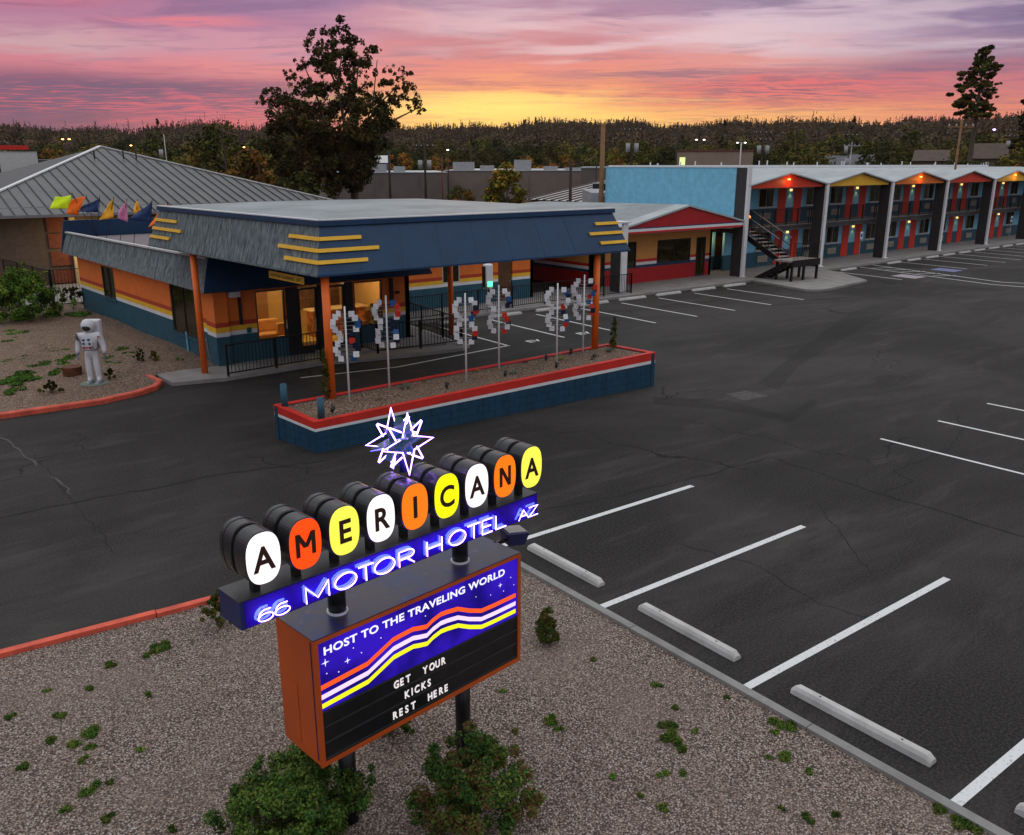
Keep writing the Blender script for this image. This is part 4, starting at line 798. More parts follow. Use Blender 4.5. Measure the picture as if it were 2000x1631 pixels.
# fronts
for fl in (0,1):
    z=.1 if fl==0 else DK; top=2.75 if fl==0 else 5.45
    x_=1.7 if fl==0 else .4
    MB(TM).box(x_,NB*BW,WY,WY+.15,z,z+.98).build('teal_wall',TEAL,mo); MB(TM).box(x_,NB*BW,WY+.002,WY+.148,z+.98,top).build('blue_wall',SKYB,mo)
MB(TM).box(-.15,.05,.86,4.2,3.1,6.5).build('end_wall',SKYB,mo); MB(TM).box(-.15,.05,4.2,11.6,0,6.5).build('end_wall',SKYB,mo); MB(TM).box(-.02,.0,.9,1.,0,.1).build('end_wall',SKYB,mo)
for k in range(16):      # block courses of the end wall
    if .4*k<3.1: continue
    MB(TM).box(-.154,-.150,.87,11.58,.4*k+.05,.4*k+.43).build('wall_course',SKYB,mo)
MB(TM).box(-.15,NB*BW,11.4,11.6,0,6.45).build('rear_wall',SKYB,mo); MB(TM).box(-.2,.1,.86,11.6,6.5,6.56).build('wall_cap',WHITE,mo)
MB(TM).box(.3,NB*BW,1.05,WY,DK-.26,DK-.02).build('deck',CHAR,mo); MB(TM).box(.3,NB*BW,1.03,1.6,DK-.02,DK).build('deck_edge',CONC,mo); MB(TM).box(.3,NB*BW,1.6,WY,DK-.02,DK-.001).build('deck_floor',CONC,mo)
CUR=[CURT,CURT2,paint('curtain_brown',(.14,.05,.02,1),.8,.2),paint('curtain_green',(.10,.13,.06,1),.8,.2)]
proto={}
pr=[[],[],0]
def inst2(key,maker,x,z):
    """build once, then copy the part with its sub-parts"""
    if key not in proto: o=maker(); proto[key]=(o,x,z); return o
    o,x0,z0=proto[key]; c=o.copy(); COL.objects.link(c); c.parent=o.parent; dv=TM.to_3x3()@Vector((x-x0,0,z-z0)); c.location=o.location+dv
    for ch in o.children: e=ch.copy(); COL.objects.link(e); e.parent=c
    return c
TD=TM.to_3x3()@Vector((1,0,0)); TN=TM.to_3x3()@Vector((0,-1,0))
def wbase(x): return TM@Vector((x,WY-.05,0))
def mk_win(x,z,cur):
    return window(mo,wbase(x-.83),TD,TN,0,1.66,z+1.06,z+2.26,GLD,1,OFFW,sill=OFFW,w=.045,depth=.04,curtain=None)
def mk_ac(x,z):
    o=MB(TM).box(x-.55,x+.55,WY-.10,WY,z+.28,z+.70).build('air_conditioner',BEIGE,mo)
    for k in range(5): MB(TM).box(x-.50,x+.50,WY-.108,WY-.10,z+.32+.07*k,z+.35+.07*k).build('vent_slat',paint('unit_slat',(.25,.22,.18,1),.6,.1),o)
    return o
def mk_door(x,z):
    o=MB(TM).box(x-.46,x+.46,WY-.03,WY,z+.02,z+2.25).build('door',DOORR,mo); MB(TM).box(x+.34,x+.39,WY-.07,WY-.03,z+1.0,z+1.05).build('handle',STEEL,o); MB(TM).box(x-.50,x+.50,WY-.015,WY,z+2.25,z+2.31).build('door_frame',WHITE,o); return o
SC=emit('sconce_glow',(1,.60,.18,1),1.7)
for k in range(0,NB):
    for fl in (0,1):
        z=.12 if fl==0 else DK; x=k*BW
        for sx_ in (-1,1):
            if k==0: continue
            if not(k==0 and fl==0 and sx_<0):
                inst2('door',lambda:mk_door(x+sx_*.93,z),x+sx_*.93,z)
                wi=mk_win(x+sx_*2.75,z,None); MB(TM).box(x+sx_*2.75-.80,x+sx_*2.75+.80,WY-.006,WY-.002,z+1.08,z+2.24).build('black_room_panel',BLACK,wi); MB(TM).box(x+sx_*2.75-.78+(.8 if (k+fl)%2 else 0),x+sx_*2.75+.0+(.8 if (k+fl)%2 else 0),WY-.012,WY-.006,z+1.1,z+2.2).build('curtain',CUR[(k*3+fl+sx_)%4],wi)  # black panel on the wall stands in for the unlit room's shade
                inst2('ac',lambda:mk_ac(x+sx_*2.75,z),x+sx_*2.75,z)
        if k>0:
            s=MB(TM).box(x-.06,x+.06,WY-.12,WY,z+2.05,z+2.2).build('sconce',SC,mo)
            MB(TM).box(x-.09,x+.09,WY-.14,WY,z+2.2,z+2.24).build('sconce_cap',BLACK,s)
            if k<6: lamp(TM@Vector((x,WY-.16,z+1.98)),5,(1,.66,.26),.03,'SPOT',math.radians(100),TM@Vector((x,WY+.1,z)),name='sconce_light',parent=s)
# pylons
pyl=None
for k in range(NB+1):
    x=k*BW
    o=MB(TM).box(x-.10,x+.10,.10,.88,.1,6.5 if k==0 else 5.42).build('pylon_fin',CHAR,mo)
    MB(TM).hexa([(x-.15,-.04,.1),(x+.15,-.04,.1),(x+.15,.10,.1),(x-.15,.10,.1)],[(x-.15,-.04,6.55 if k==0 else 5.5),(x+.15,-.04,6.55 if k==0 else 5.5),(x+.15,.10,6.55 if k==0 else 5.5),(x-.15,.10,6.55 if k==0 else 5.5)]).build('pylon_edge',WHITE,o)
    MB(TM).box(x-.22,x+.22,-.14,.10,.1,.16).build('pylon_foot',WHITE,o)
# folded roof and gables
for k in range(NB):
    a,b,c=k*BW,(k+.5)*BW,(k+1)*BW
    MB(TM).prism([(a+.35,.20,5.30),(c-.30,.20,5.30),(c-.30,.20,5.42),(b,.20,6.12),(a+.35,.20,5.42)],(0,.10,0)).build('gable_panel',GC[k],mo)
    g=MB(TM).hexa([(a,-.05,5.42),(b,-.05,6.13),(b,8,6.33),(a,8,6.33)],[(a,-.05,5.50),(b,-.05,6.21),(b,8,6.42),(a,8,6.42)]); g.hexa([(b,-.05,6.13),(c,-.05,5.42),(c,8,6.33),(b,8,6.33)],[(b,-.05,6.21),(c,-.05,5.50),(c,8,6.42),(b,8,6.42)]); g.build('folded_roof',ROOFM,mo)
    MB(TM).prism([(a+.35,.14,5.40),(b,.14,6.10),(b,.14,6.17),(a+.2,.14,5.42)],(0,.05,0)).build('gable_trim',CHAR,mo)
    if k in (0,2,4,6):
        s=MB(TM).box(b-.07,b+.07,.08,.20,5.74,5.84).build('gable_lamp',emit('gable_glow',(1,.40,.08,1),3.),mo); lamp(TM@Vector((b,-.20,5.64)),11,(1,.38,.08),.04,name='gable_light',parent=s)
MB(TM).box(.0,NB*BW,7.9,11.5,6.34,6.44).build('rear_roof',ROOFM,mo); MB(TM).box(0,NB*BW,11.3,11.5,6.44,6.62).build('parapet',WHITE,mo)
MB(TM).box(.2,NB*BW,1.0,WY,5.40,5.44).build('balcony_ceiling',OFFW,mo)
for k in range(24): 
    x=1.5+2.4*k+random.uniform(-.6,.6); y=10.6+random.uniform(-2,.3); MB(TM).cyl((x,y,6.42),(x,y,6.85+random.uniform(-.1,.15)),.05,8).build('vent_pipe',WHITE,mo)
# balcony railing
rl=None
for k in range(NB):
    x0,x1=k*BW+.12,(k+1)*BW-.12
    if k==0: x0=1.9
    for z in (DK+.08,DK+1.02): MB(TM).bar((x0,1.10,z),(x1,1.10,z),.04,.03).build('handrail',IRON,mo)
    m_=5
    for i in range(m_+1): x=x0+(x1-x0)*i/m_; MB(TM).box(x-.03,x+.03,1.07,1.13,DK-.2,DK+1.04).build('rail_post',IRON,mo)
    g=MB(TM); q=x0+.1
    while q<x1: g.box(q-.007,q+.007,1.094,1.106,DK+.09,DK+1.0); q+=.12
    struct(g.build('rail_bars',IRON,mo),'stuff')
# ------------------------------------------------------------ stairs
st=thing('outdoor_staircase',(45,31,0),'black steel switchback staircase with landing in front of the first motel bay','staircase')
def flight(x0,x1,ya,za,yb,zb,n_,name='step'):
    for i in range(n_):
        t0=i/n_; t1=(i+1)/n_; y=ya+(yb-ya)*(t0+.5/n_); z=za+(zb-za)*t1; w=abs(yb-ya)/n_*.62; MB().box(x0+.05,x1-.05,y-w,y+w*.8,z-.03,z+.015).build(name,paint('step_concrete',(.30,.26,.24,1),.8,.2),st)
    for x in (x0,x1): MB().hexa([(x-.02,ya,za-.34),(x+.02,ya,za-.34),(x+.02,yb,zb-.34),(x-.02,yb,zb-.34)],[(x-.02,ya,za),(x+.02,ya,za),(x+.02,yb,zb),(x-.02,yb,zb)]).build('stringer',IRON,st)
flight(44.25,45.45,34.0,2.9,31.05,1.42,8); flight(43.95,44.9,30.2,1.3,32.4,.14,7)
MB().box(43.9,46.6,29.75,31.05,1.22,1.32).build('landing',paint('step_concrete',(0,0,0,1)),st); MB().box(43.88,46.62,29.73,29.78,.95,1.33).build('landing_beam',IRON,st); MB().box(46.58,46.62,29.75,31.05,.95,1.33).build('landing_beam',IRON,st)
for x,y in ((44.0,29.85),(45.25,29.9),(46.5,29.85),(46.3,30.9),(44.1,30.95),(45.2,30.95)): MB().box(x-.06,x+.06,y-.06,y+.06,.118,1.22).build('leg',IRON,st)
for x in (44.25,45.45):
    for o in (0,.45,.9): MB().bar((x,34.0,2.95+o+.1),(x,31.05,1.42+o+.15),.035,.035).build('handrail',STEEL if o==.9 else IRON,st)
    for i in range(5): y=34-2.95*i/4; z=2.9-1.48*i/4; MB().box(x-.02,x+.02,y-.02,y+.02,z,z+1.05).build('baluster',IRON,st)
for pts in ([(43.95,29.8),(46.55,29.8)],[(46.55,29.8),(46.55,31.0)]):
    for z in (1.8,2.3): MB().bar((*pts[0],z),(*pts[1],z),.035,.035).build('handrail',IRON,st)
    L=math.dist(*pts); k=int(L/.13)
    for i in range(k+1): x=pts[0][0]+(pts[1][0]-pts[0][0])*i/k; y=pts[0][1]+(pts[1][1]-pts[0][1])*i/k; MB().box(x-.008,x+.008,y-.008,y+.008,1.32,2.3).build('baluster',IRON,st)
tl=MB().ball((44.55,33.6,3.62),.11,10,(1,1.5,1)).build('rail_lamp',emit('orange_globe',(1,.20,.02,1),1.8),None,True); tag(tl,'orange glowing lamp at the top of the stair rail','lamp'); lamp((44.55,33.35,3.55),5,(1,.35,.08),.08,parent=tl)
# accessible parking sign posts
for i,(x,y,l) in enumerate(((56.2,32.9,'small white blue parking sign on a pole left of the first red doors'),(83.8,34.8,'small white blue parking sign far along the motel front'))):
    t=thing('parking_sign',(x,y,.12),l,'sign','parking signs on poles'); MB().cyl((x,y,.1),(x,y,2.3),.03,8).build('pole',STEEL,t); b=MB().box(x-.16,x+.16,y-.04,y-.03,1.75,2.25).build('plate',WHITE,t); MB().box(x-.11,x+.11,y-.045,y-.04,1.88,2.12).build('symbol',paint('sign_blue',(.03,.12,.4,1),.4,.05),b)
# ------------------------------------------------------------ iron railings
def railing(pts,label,h=1.02,z=.12,post_every=1.9,bal=.125):
    t=thing('iron_railing',(pts[0][0],pts[0][1],z),label,'railing','black iron railings at the office')
    cb=None
    for (xa,ya),(xb,yb) in zip(pts,pts[1:]):
        L=math.dist((xa,ya),(xb,yb)); at=lambda s:(xa+(xb-xa)*s/L,ya+(yb-ya)*s/L)
        for zz_ in (z+.10,z+h): MB().bar((xa,ya,zz_),(xb,yb,zz_),.04,.035).build('rail',IRON,t)
        k=max(1,round(L/post_every))
        for i in range(k+1): x,y=at(L*i/k); MB().box(x-.03,x+.03,y-.03,y+.03,z-.02,z+h+.03).build('rail_post',IRON,t)
        m_=int(L/bal)
        for i in range(1,m_):
            x,y=at(L*i/m_)
            if cb is None: cb=MB().box(x-.008,x+.008,y-.008,y+.008,z+.1,z+h).build('baluster',IRON,t)
            else: inst(cb,'baluster',(x,y,z+.1),t)
    return t
railing([(9.55,27.05),(12.95,27.35)],'iron railing on the pavement left of the lobby doors, beside the orange column')
railing([(14.9,28.0),(14.95,26.9),(18.35,26.55)],'iron railing along the ramp in front of the right lobby window',z=.2)
railing([(18.35,26.55),(18.6,28.2),(19.0,31.9)],'iron railing running back from the ramp past the rear canopy column')
railing([(19.3,32.3),(33.35,32.35),(33.35,33.2)],'long iron railing behind the EV charger up to the shop pylon')
# ------------------------------------------------------------ EV charger
ev=thing('ev_charger',(23.6,32.0,.12),'white wall-box style EV charger on a pole with green light','charger')
MB().cyl((23.6,32.0,.1),(23.6,32.0,1.3),.035,10).build('pole',STEEL,ev); MB().box(23.38,23.82,31.80,32.08,1.2,2.35).build('housing',WHITE,ev,bevel=.08); MB().box(23.35,23.39,31.83,32.05,1.3,2.25).build('side_panel',BLACK,ev)
MB().box(23.48,23.74,31.785,31.80,1.35,1.55).build('status_light',emit('green_light',(.05,1,.25,1),4.),ev); MB().tube([(23.45,31.78,1.5),(23.36,31.74,1.2),(23.45,31.72,.6),(23.55,31.74,1.0),(23.5,31.8,1.3)],.02,6).build('cable',BLACK,ev)
# ------------------------------------------------------------ whirligigs (kinetic wind sculptures) in the planter
VW=paint('vane_white',(.80,.82,.86,1),.35,.06); VR=paint('vane_red',(.65,.035,.02,1),.35,.06); VB=paint('vane_blue',(.02,.10,.30,1),.3,.06); VN=paint('vane_navy',(.015,.02,.05,1),.3,.06)
def whirl(x,y,hh,seed,label):
    z0=ptop(x)-.0; t=thing('wind_spinner',(x,y,z0),label,'wind spinner','slender wind spinners standing in the planter'); r=random.Random(seed)
    MB().cyl((x,y,z0),(x,y,z0+hh),.028,10,r1=.022).build('pole',WHITE,t,True)
    vane={}
    def tier(zc,n_,R):
        for i in range(n_):
            zf=(i+.5)/n_; z=zc+(.5-zf)*.60; rad=R*math.sin(math.pi*(.10+.82*zf))+.04; th=-.66+r.uniform(-.45,.45)
            MB().bar((x-rad*math.cos(th),y-rad*math.sin(th),z),(x+rad*math.cos(th),y+rad*math.sin(th),z),.012,.012).build('vane_arm',STEEL,t)
            for s_,mt in ((-1,VW),(1,r.choice([VW,VR,VB,VN,VW]))):
                c=Vector((x+s_*rad*math.cos(th),y+s_*rad*math.sin(th),z)); key=mt.name
                if key not in vane:
                    mb=MB(); q=.074
                    for u_ in range(2): mb.add([(-q,-.006+.012*u_,-q),(q,-.006+.012*u_,-q),(q,-.006+.012*u_,q),(-q,-.006+.012*u_,q)],[(0,1,2,3)])
                    mb=MB().box(-q,q,-.008,.008,-q,q); vane[key]=mb.build('vane',mt,t); vane[key].location=c-wpos(t)-Vector((0,0,q)); vane[key].rotation_euler=(0,0,th+s_*.3); continue
                o=inst(vane[key],'vane',c-Vector((0,0,.065)),t,(r.uniform(-.22,.22),0,-.66+s_*.35+r.uniform(-.2,.2)))
    tier(z0+hh-.44,6,.26+.05*(seed%1)); tier(z0+hh-1.10,5,.24)
for i,(x,y,h_,l) in enumerate([(9.98,19.55,2.50,'leftmost wind spinner, standing in front of the first orange column'),(11.45,20.05,2.56,'second wind spinner from the left, in front of the lobby doors'),(13.45,19.25,2.50,'third wind spinner from the left, near the planter front edge'),
    (15.05,19.85,2.50,'fourth wind spinner from the left, overlapping the EV charger'),(16.6,19.05,2.48,'fifth wind spinner from the left, with red and orange vanes'),(18.3,19.75,2.50,'rightmost wind spinner, beside the right orange column')]): whirl(x,y,h_,i*1.3+.4,l)
# small plants, cypresses, spotlights, bollards in the planter
for i,(x,y,h_,l) in enumerate([(9.52,19.95,1.42,'thin brownish cypress hugging the left orange column'),(19.45,19.55,1.15,'thin dark cypress at the right end of the planter')]):
    shrub('cypress',x,y,.17,h_,l,'tree','cypresses in the planter',n=2400,size=.03,seed=20+i,mats=LG if i else LG+[leaf('pine_brown',(0,0,0,1))],cone=True,z=ptop(x)-.03,nc=60)
def agave(x,y,r,label,k=14,mat=None,grass=False):
    z=ptop(x)-.02; mb=MB(); rr=random.Random(int(x*100))
    for i in range(k):
        a=6.283*i/k+rr.uniform(-.2,.2); e=rr.uniform(.35,1.25); c,s_=math.cos(a),math.sin(a); L=r*rr.uniform(.7,1.1)
        p0=Vector((x,y,z)); p1=p0+Vector((c*math.cos(e),s_*math.cos(e),math.sin(e)))*L*.6; p2=p1+Vector((c*math.cos(e*.7),s_*math.cos(e*.7),math.sin(e*.7)))*L*.5; w=Vector((-s_,c,0))*(.008 if grass else .022)
        mb.add([p0-w*.7,p0+w*.7,p1+w,p1-w,p2,p1+Vector((0,0,-.012))],[(0,1,2,3),(3,2,4),(0,3,5),(1,5,2)])
    o=mb.build('desert_plant',mat or leaf('agave_green',(.07,.10,.07,1)),None); tag(o,label,'plant','small desert plants in the planter')
GRY=leaf('yellow_grass',(.20,.20,.03,1))
for x,y,r,l,m_,gr in [(11.75,19.7,.30,'grey green agave beside the second wind spinner',None,0),(14.35,19.95,.22,'tuft of yellow green grass between the third and fourth wind spinners',GRY,1),(17.2,19.55,.26,'green grassy clump left of the fifth wind spinner',leaf('clump_green',(.08,.12,.03,1)),1),
    (15.0,19.1,.22,'dark agave near the foot of the fourth wind spinner',None,0),(13.2,20.0,.20,'sparse thin plant behind the left part of the planter',None,1),(10.6,19.2,.2,'flat dry plant near the leftmost wind spinner',leaf('dry_plant',(.12,.09,.06,1)),1),(18.2,19.1,.22,'low dark plant by the rightmost wind spinner',None,0),(19.0,19.3,.24,'spiky plant in the right corner of the planter gravel',None,0),(17.9,18.85,.18,'reddish spiky plant near the front coping',leaf('dry_plant',(0,0,0,1)),0),(12.5,19.95,.2,'narrow upright green plant near the rear coping',LG[2],1),(16.1,19.9,.2,'pale dry plant beside the rear coping, centre of planter',leaf('dry_plant',(0,0,0,1)),1),(14.3,20.1,.16,'tiny dark plant by the back coping near the third spinner',None,1)]: agave(x,y,r,l,22 if gr else 13,m_,gr)
for i,(x,y,l) in enumerate([(9.15,18.85,'black spotlight next to the front blue bollard'),(12.6,18.95,'black spotlight between the second and third wind spinners'),(14.6,18.95,'black spotlight below the fourth wind spinner'),(16.35,18.75,'black spotlight just left of the fifth wind spinner foot'),(16.75,19.7,'black spotlight on a stem behind the green grassy clump'),(17.9,19.85,'black spotlight left of the rightmost wind spinner')]):
    z=ptop(x)-.02; t=thing('spotlight',(x,y,z),l,'spotlight','small black spotlights in the planter'); MB().cyl((x,y,z),(x,y,z+.10),.012,6).build('stem',BLACK,t); MB().cyl((x-.03,y,z+.10),(x+.05,y+.05,z+.2),.035,10,r1=.06).build('lamp_head',BLACK,t,True); MB().cyl((x,y,z),(x,y,z+.015),.05,10).build('base',BLACK,t)
for x,y,l,h_ in [(8.42,20.02,'blue bollard at the back left corner of the planter',.62),(8.78,18.72,'blue bollard at the front left corner of the planter',.48)]:
    z=.80; t=thing('bollard',(x,y,z),l,'bollard','blue bollards at the planter end'); MB().cyl((x,y,z-.75 if False else z-.05),(x,y,z+h_),.085,18).build('pipe',TEAL,t,True); MB().ball((x,y,z+h_),.085,14,(1,1,.35)).build('cap',TEAL,t,True)
# ------------------------------------------------------------ astronaut statue
SUIT=paint('space_suit',(.66,.66,.70,1),.6,.06,5.,bump=.2); VIS=paint('visor',(.03,.035,.03,1),.12,.3,3.); GREY=paint('suit_grey',(.25,.27,.30,1),.5,.1)
ax,ay=5.95,28.75; AZR=math.atan2(-ay,-ax)-.42   # faces roughly to the camera
TA=Matrix.Translation((ax,ay,.13))@Matrix.Rotation(AZR+math.pi/2,4,'Z')   # local -y is forward
an=thing('astronaut_statue',(ax,ay,.13),'white life-size astronaut statue with backpack standing on the gravel yard','statue')
jn={'pel':(0,0,.98,.185),'wa':(0,0,1.13,.19),'ch':(0,0,1.42,.235),'nk':(0,0,1.60,.15),'hip_l':(-.11,0,.90,.125),'kn_l':(-.125,-.02,.50,.105),'an_l':(-.13,0,.14,.088),'to_l':(-.14,-.13,.075,.06),
 'hip_r':(.11,0,.90,.125),'kn_r':(.13,-.02,.50,.105),'an_r':(.14,0,.14,.088),'to_r':(.16,-.13,.075,.06),'sh_l':(-.27,0,1.50,.115),'el_l':(-.37,.02,1.20,.098),'wr_l':(-.40,-.05,.95,.075),
 'sh_r':(.27,0,1.50,.115),'el_r':(.37,.03,1.20,.098),'wr_r':(.41,-.03,.95,.075)}
ks=list(jn); ed=[('pel','wa'),('wa','ch'),('ch','nk'),('pel','hip_l'),('hip_l','kn_l'),('kn_l','an_l'),('an_l','to_l'),('pel','hip_r'),('hip_r','kn_r'),('kn_r','an_r'),('an_r','to_r'),('ch','sh_l'),('sh_l','el_l'),('el_l','wr_l'),('ch','sh_r'),('sh_r','el_r'),('el_r','wr_r')]
def skin(name,pts,rad,edges,mat,parent,T,root=0,sub=2):
    me=bpy.data.meshes.new(name); o0=T.translation.copy(); R3=T.to_3x3(); me.from_pydata([tuple(R3@Vector(p)) for p in pts],edges,[]); me.materials.append(mat)
    o=link(name,me,parent,o0); o.modifiers.new('skin','SKIN'); me.skin_vertices or None
    for i,r in enumerate(rad): me.skin_vertices[0].data[i].radius=(r,r); me.skin_vertices[0].data[i].use_root=(i==root)
    s=o.modifiers.new('sub','SUBSURF'); s.levels=sub; s.render_levels=sub; o.modifiers['skin'].use_smooth_shade=True; return o
skin('suit_body',[jn[k][:3] for k in ks],[jn[k][3] for k in ks],[(ks.index(a),ks.index(b)) for a,b in ed],SUIT,an,TA)
MB(TA).ball((0,-.01,1.80),.20,18,(1,1.05,1.08)).build('helmet',SUIT,an,True); MB(TA).ball((-.0,-.095,1.77),.155,16,(1.0,.85,.88)).build('visor',VIS,an,True)
bp=MB(TA).box(-.26,.26,.19,.44,1.05,1.95).build('backpack',SUIT,an,bevel=.05); MB(TA).box(-.24,.24,.44,.455,1.15,1.85).build('pack_panel',GREY,bp)
MB(TA).box(-.16,.16,-.25,-.18,1.18,1.36).build('chest_pack',SUIT,an,bevel=.02)
for i,(x,z) in enumerate(((-.08,1.40),(.07,1.41),(-.09,1.29),(.09,1.29),(-.09,1.16),(.10,1.16))):
    MB(TA).cyl((x,-.225,z),(x,-.275,z),.036,12).build('valve',paint('valve_blue',(.03,.09,.15,1),.4,.1) if i<4 else paint('valve_red',(.35,.03,.05,1),.4,.1),an)
MB(TA).tube([(.15*math.cos(k*.524)*1.25,.15*math.sin(k*.524)*1.15,1.07) for k in range(12)],.03,6,closed=True).build('belt',GREY,an,True)
MB(TA).tube([(.09,-.25,1.3),(.22,-.22,1.1),(.20,.05,1.08)],.016,6).build('hose',GREY,an,True)
fp=MB(TA).box(.29,.39,-.108,-.10,1.43,1.50).build('flag_patch',WHITE,an)
for k in range(4): MB(TA).box(.29,.39,-.110,-.108,1.435+.018*k,1.443+.018*k).build('patch_stripe',RED,fp)
MB(TA).box(.29,.33,-.112,-.110,1.465,1.50).build('patch_canton',NAVY,fp)
for s_ in (-1,1):
    w=(s_*.405,-.04,.93); pts=[w,(s_*.41,-.05,.86)];rad=[.048,.046];e=[(0,1)]
    for f_ in range(4):
        b=len(pts); dx=-.03+.02*f_; pts+=[(s_*.41+dx*.3,-.05+dx,.80),(s_*.405+dx*.3,-.065+dx,.755),(s_*.385+dx*.3,-.075+dx,.725)]; rad+=[.014,.013,.011]; e+=[(1,b),(b,b+1),(b+1,b+2)]
    b=len(pts); pts+=[(s_*.375,-.09,.85),(s_*.365,-.105,.80)]; rad+=[.016,.013]; e+=[(1,b),(b,b+1)]
    skin('glove',pts,rad,e,GREY,an,TA,0,1); MB(TA).cyl((s_*.40,-.045,.98),(s_*.405,-.045,.93),.07,14).build('cuff',GREY,an,True)
    MB(TA).hexa([(s_*.14-.075,-.26,0),(s_*.14+.075,-.26,0),(s_*.14+.085,.12,0),(s_*.14-.085,.12,0)],[(s_*.14-.05,-.23,.07),(s_*.14+.05,-.23,.07),(s_*.14+.08,.11,.10),(s_*.14-.08,.11,.10)]).build('boot_sole',GREY,an,bevel=.02)
MB(TA).cyl((0,-.05,-.02),(0,-.05,.012),.42,26).build('base_plate',paint('base_green',(.16,.20,.17,1),.7,.2),an)
rp=MB().cyl((5.62,30.3,.10),(5.62,30.3,.42),.28,18,r1=.30).build('rusty_planter',paint('rust_pot',(.13,.045,.02,1),.85,.4,4.),None); tag(rp,'low rusty round pot behind the astronaut statue','pot')
for i,(px,py,l) in enumerate(((100,765,'dark green low bush on the yard left of the astronaut'),(216,740,'small brown bush right behind the astronaut'),(272,705,'thin dark sprig on the yard right of the astronaut'),(302,703,'small leafy sprig closest to the office corner'))):
    p=P(px,py,.15); shrub('yard_bush',p[0],p[1],.30 if i==0 else .2,.32 if i!=2 else .5,l,'bush',None,700 if i==0 else 350,.045,LG,40+i,z=.15,nc=12)
p=P(55,612,.15); shrub('large_shrub',p[0]-.4,p[1]-1.5,1.9,2.15,'big bright green shrub at the left edge in front of the iron fence','bush',None,20000,.048,[leaf('shrub_bright',(.09,.17,.025,1)),leaf('shrub_lime2',(.15,.20,.03,1)),leaf('shrub_green',(0,0,0,1))],50,z=.1,nc=90)
p=P(130,605,.1); shrub('dry_shrub',p[0]+.3,p[1],.75,1.0,'tangled dark twiggy shrub against the iron gate','bush',None,900,.05,[leaf('pine_brown',(0,0,0,1)),LG[0]],51,z=.1,nc=18)
# ------------------------------------------------------------ flags on the office roof
FC=[('flag_lime',(.75,.95,.01,1)),('flag_orange',(.95,.17,.01,1)),('flag_navy',(.012,.035,.12,1)),('flag_amber',(.9,.42,.02,1)),('flag_pink',(.62,.20,.36,1)),('flag_amber',(0,0,0,1)),('flag_navy',(0,0,0,1)),('flag_orange',(0,0,0,1))]
fl_=[((147,456),(140,376),[(139,381),(108,384),(97,408),(137,408)],'lime green flag, leftmost on the office roof'),
 ((157,457),(168,380),[(167,384),(138,392),(129,417),(152,421)],'orange flag beside the lime green one'),
 ((182,462),(195,383),[(194,387),(164,400),(150,413),(191,415)],'navy flag, third from the left on the office roof'),
 ((207,466),(222,385),[(221,388),(207,409),(193,430),(222,425)],'amber triangular flag, fourth from the left'),
 ((233,470),(248,388),[(247,391),(233,409),(229,426),(250,434)],'pink folded flag on the office roof'),
 ((260,476),(269,389),[(269,392),(262,405),(260,416),(280,430)],'amber flag half hidden behind the right navy flag'),
 ((290,480),(297,390),[(296,393),(272,412),(250,428),(294,434)],'navy and amber flag, second from the right'),
 ((316,484),(327,394),[(326,399),(306,420),(289,444),(326,429)],'orange flag next to the canopy corner')]
for i,(b,t_,qd,l) in enumerate(fl_):
    r=ray(*b); q=CAMP+r*((10.15)/r[0]); y0=min(q[1],44.6)
    if i==7: y0=33.8
    r=ray(*t_); q=CAMP+r*((y0-.1)/r[1]); base=Vector((10.15 if i<7 else 10.3,y0,3.4)); top=Vector((q[0],q[1],q[2]))
    t=thing('roof_flag',base,l,'flag','small coloured flags along the office roof edge')
    MB().cyl(base,top,.014,6).build('flagpole',BLACK,t)
    def atp(p,k): r=ray(*p); v=CAMP+r*((top.y+k)/r[1]); return Vector(v)
    c=[atp(qd[0],0),atp(qd[1],.12),atp(qd[2],-.1),atp(qd[3],0)]; n1_,n2_=14,8; vs=[]
    for k in range(n1_+1):
        s_=k/n1_
        for m_ in range(n2_+1):
            u_=m_/n2_; p=(c[0].lerp(c[1],s_)).lerp(c[3].lerp(c[2],s_),u_); f_=math.sin(s_*9+u_*3+i*1.7)*.07*s_**.5+math.sin(s_*4-u_*6+i)*.03
            vs.append(p+Vector((f_*.3,f_,math.sin(s_*3.14)*(.05 if i%2 else -.04)*(1-u_))))
    fs=[(k*(n2_+1)+m_,k*(n2_+1)+m_+1,(k+1)*(n2_+1)+m_+1,(k+1)*(n2_+1)+m_) for k in range(n1_) for m_ in range(n2_)]
    o=MB().add(vs,fs).build('cloth',paint(FC[i][0],FC[i][1],.7,.1),t,True); sm=o.modifiers.new('thickness','SOLIDIFY'); sm.thickness=.006
# ------------------------------------------------------------ neighbour building with a hipped metal roof
MR=MT('metal_roof'); _a=MR.noise(.5,5,.6); MR.col(MR.mix(MR.mr(_a,.3,.7),(.052,.053,.056,1),(.09,.088,.09,1))); MR.b.inputs['Roughness'].default_value=.45; MR.b.inputs['Metallic'].default_value=.15; MR=MR.m
SEAM=paint('roof_seam',(.035,.037,.045,1),.5,.1); BRK=paint('tan_brick',(.13,.09,.062,1),.8,.15,4.,bump=.2); BRR=paint('red_brick',(.19,.055,.025,1),.8,.2,4.,bump=.2)
nb=thing('hip_roof_building',(17,66,0),'brick building with large grey standing seam hip roof behind the office','building')
X0,X1,Y0,Y1,ZE,ZA=5.0,28.9,54.6,85.,4.0,7.89; AX,AY=16.95,70.
AP=Vector((AX,AY,ZA)); AP2=Vector((AX,AY+.05,ZA))
MB().add([(X0,Y0,ZE),AP,AP2,(X0,Y1,ZE)],[(0,1,2,3)]).build('side_slope',paint('dark_green_metal',(.022,.034,.030,1),.5,.2),nb)
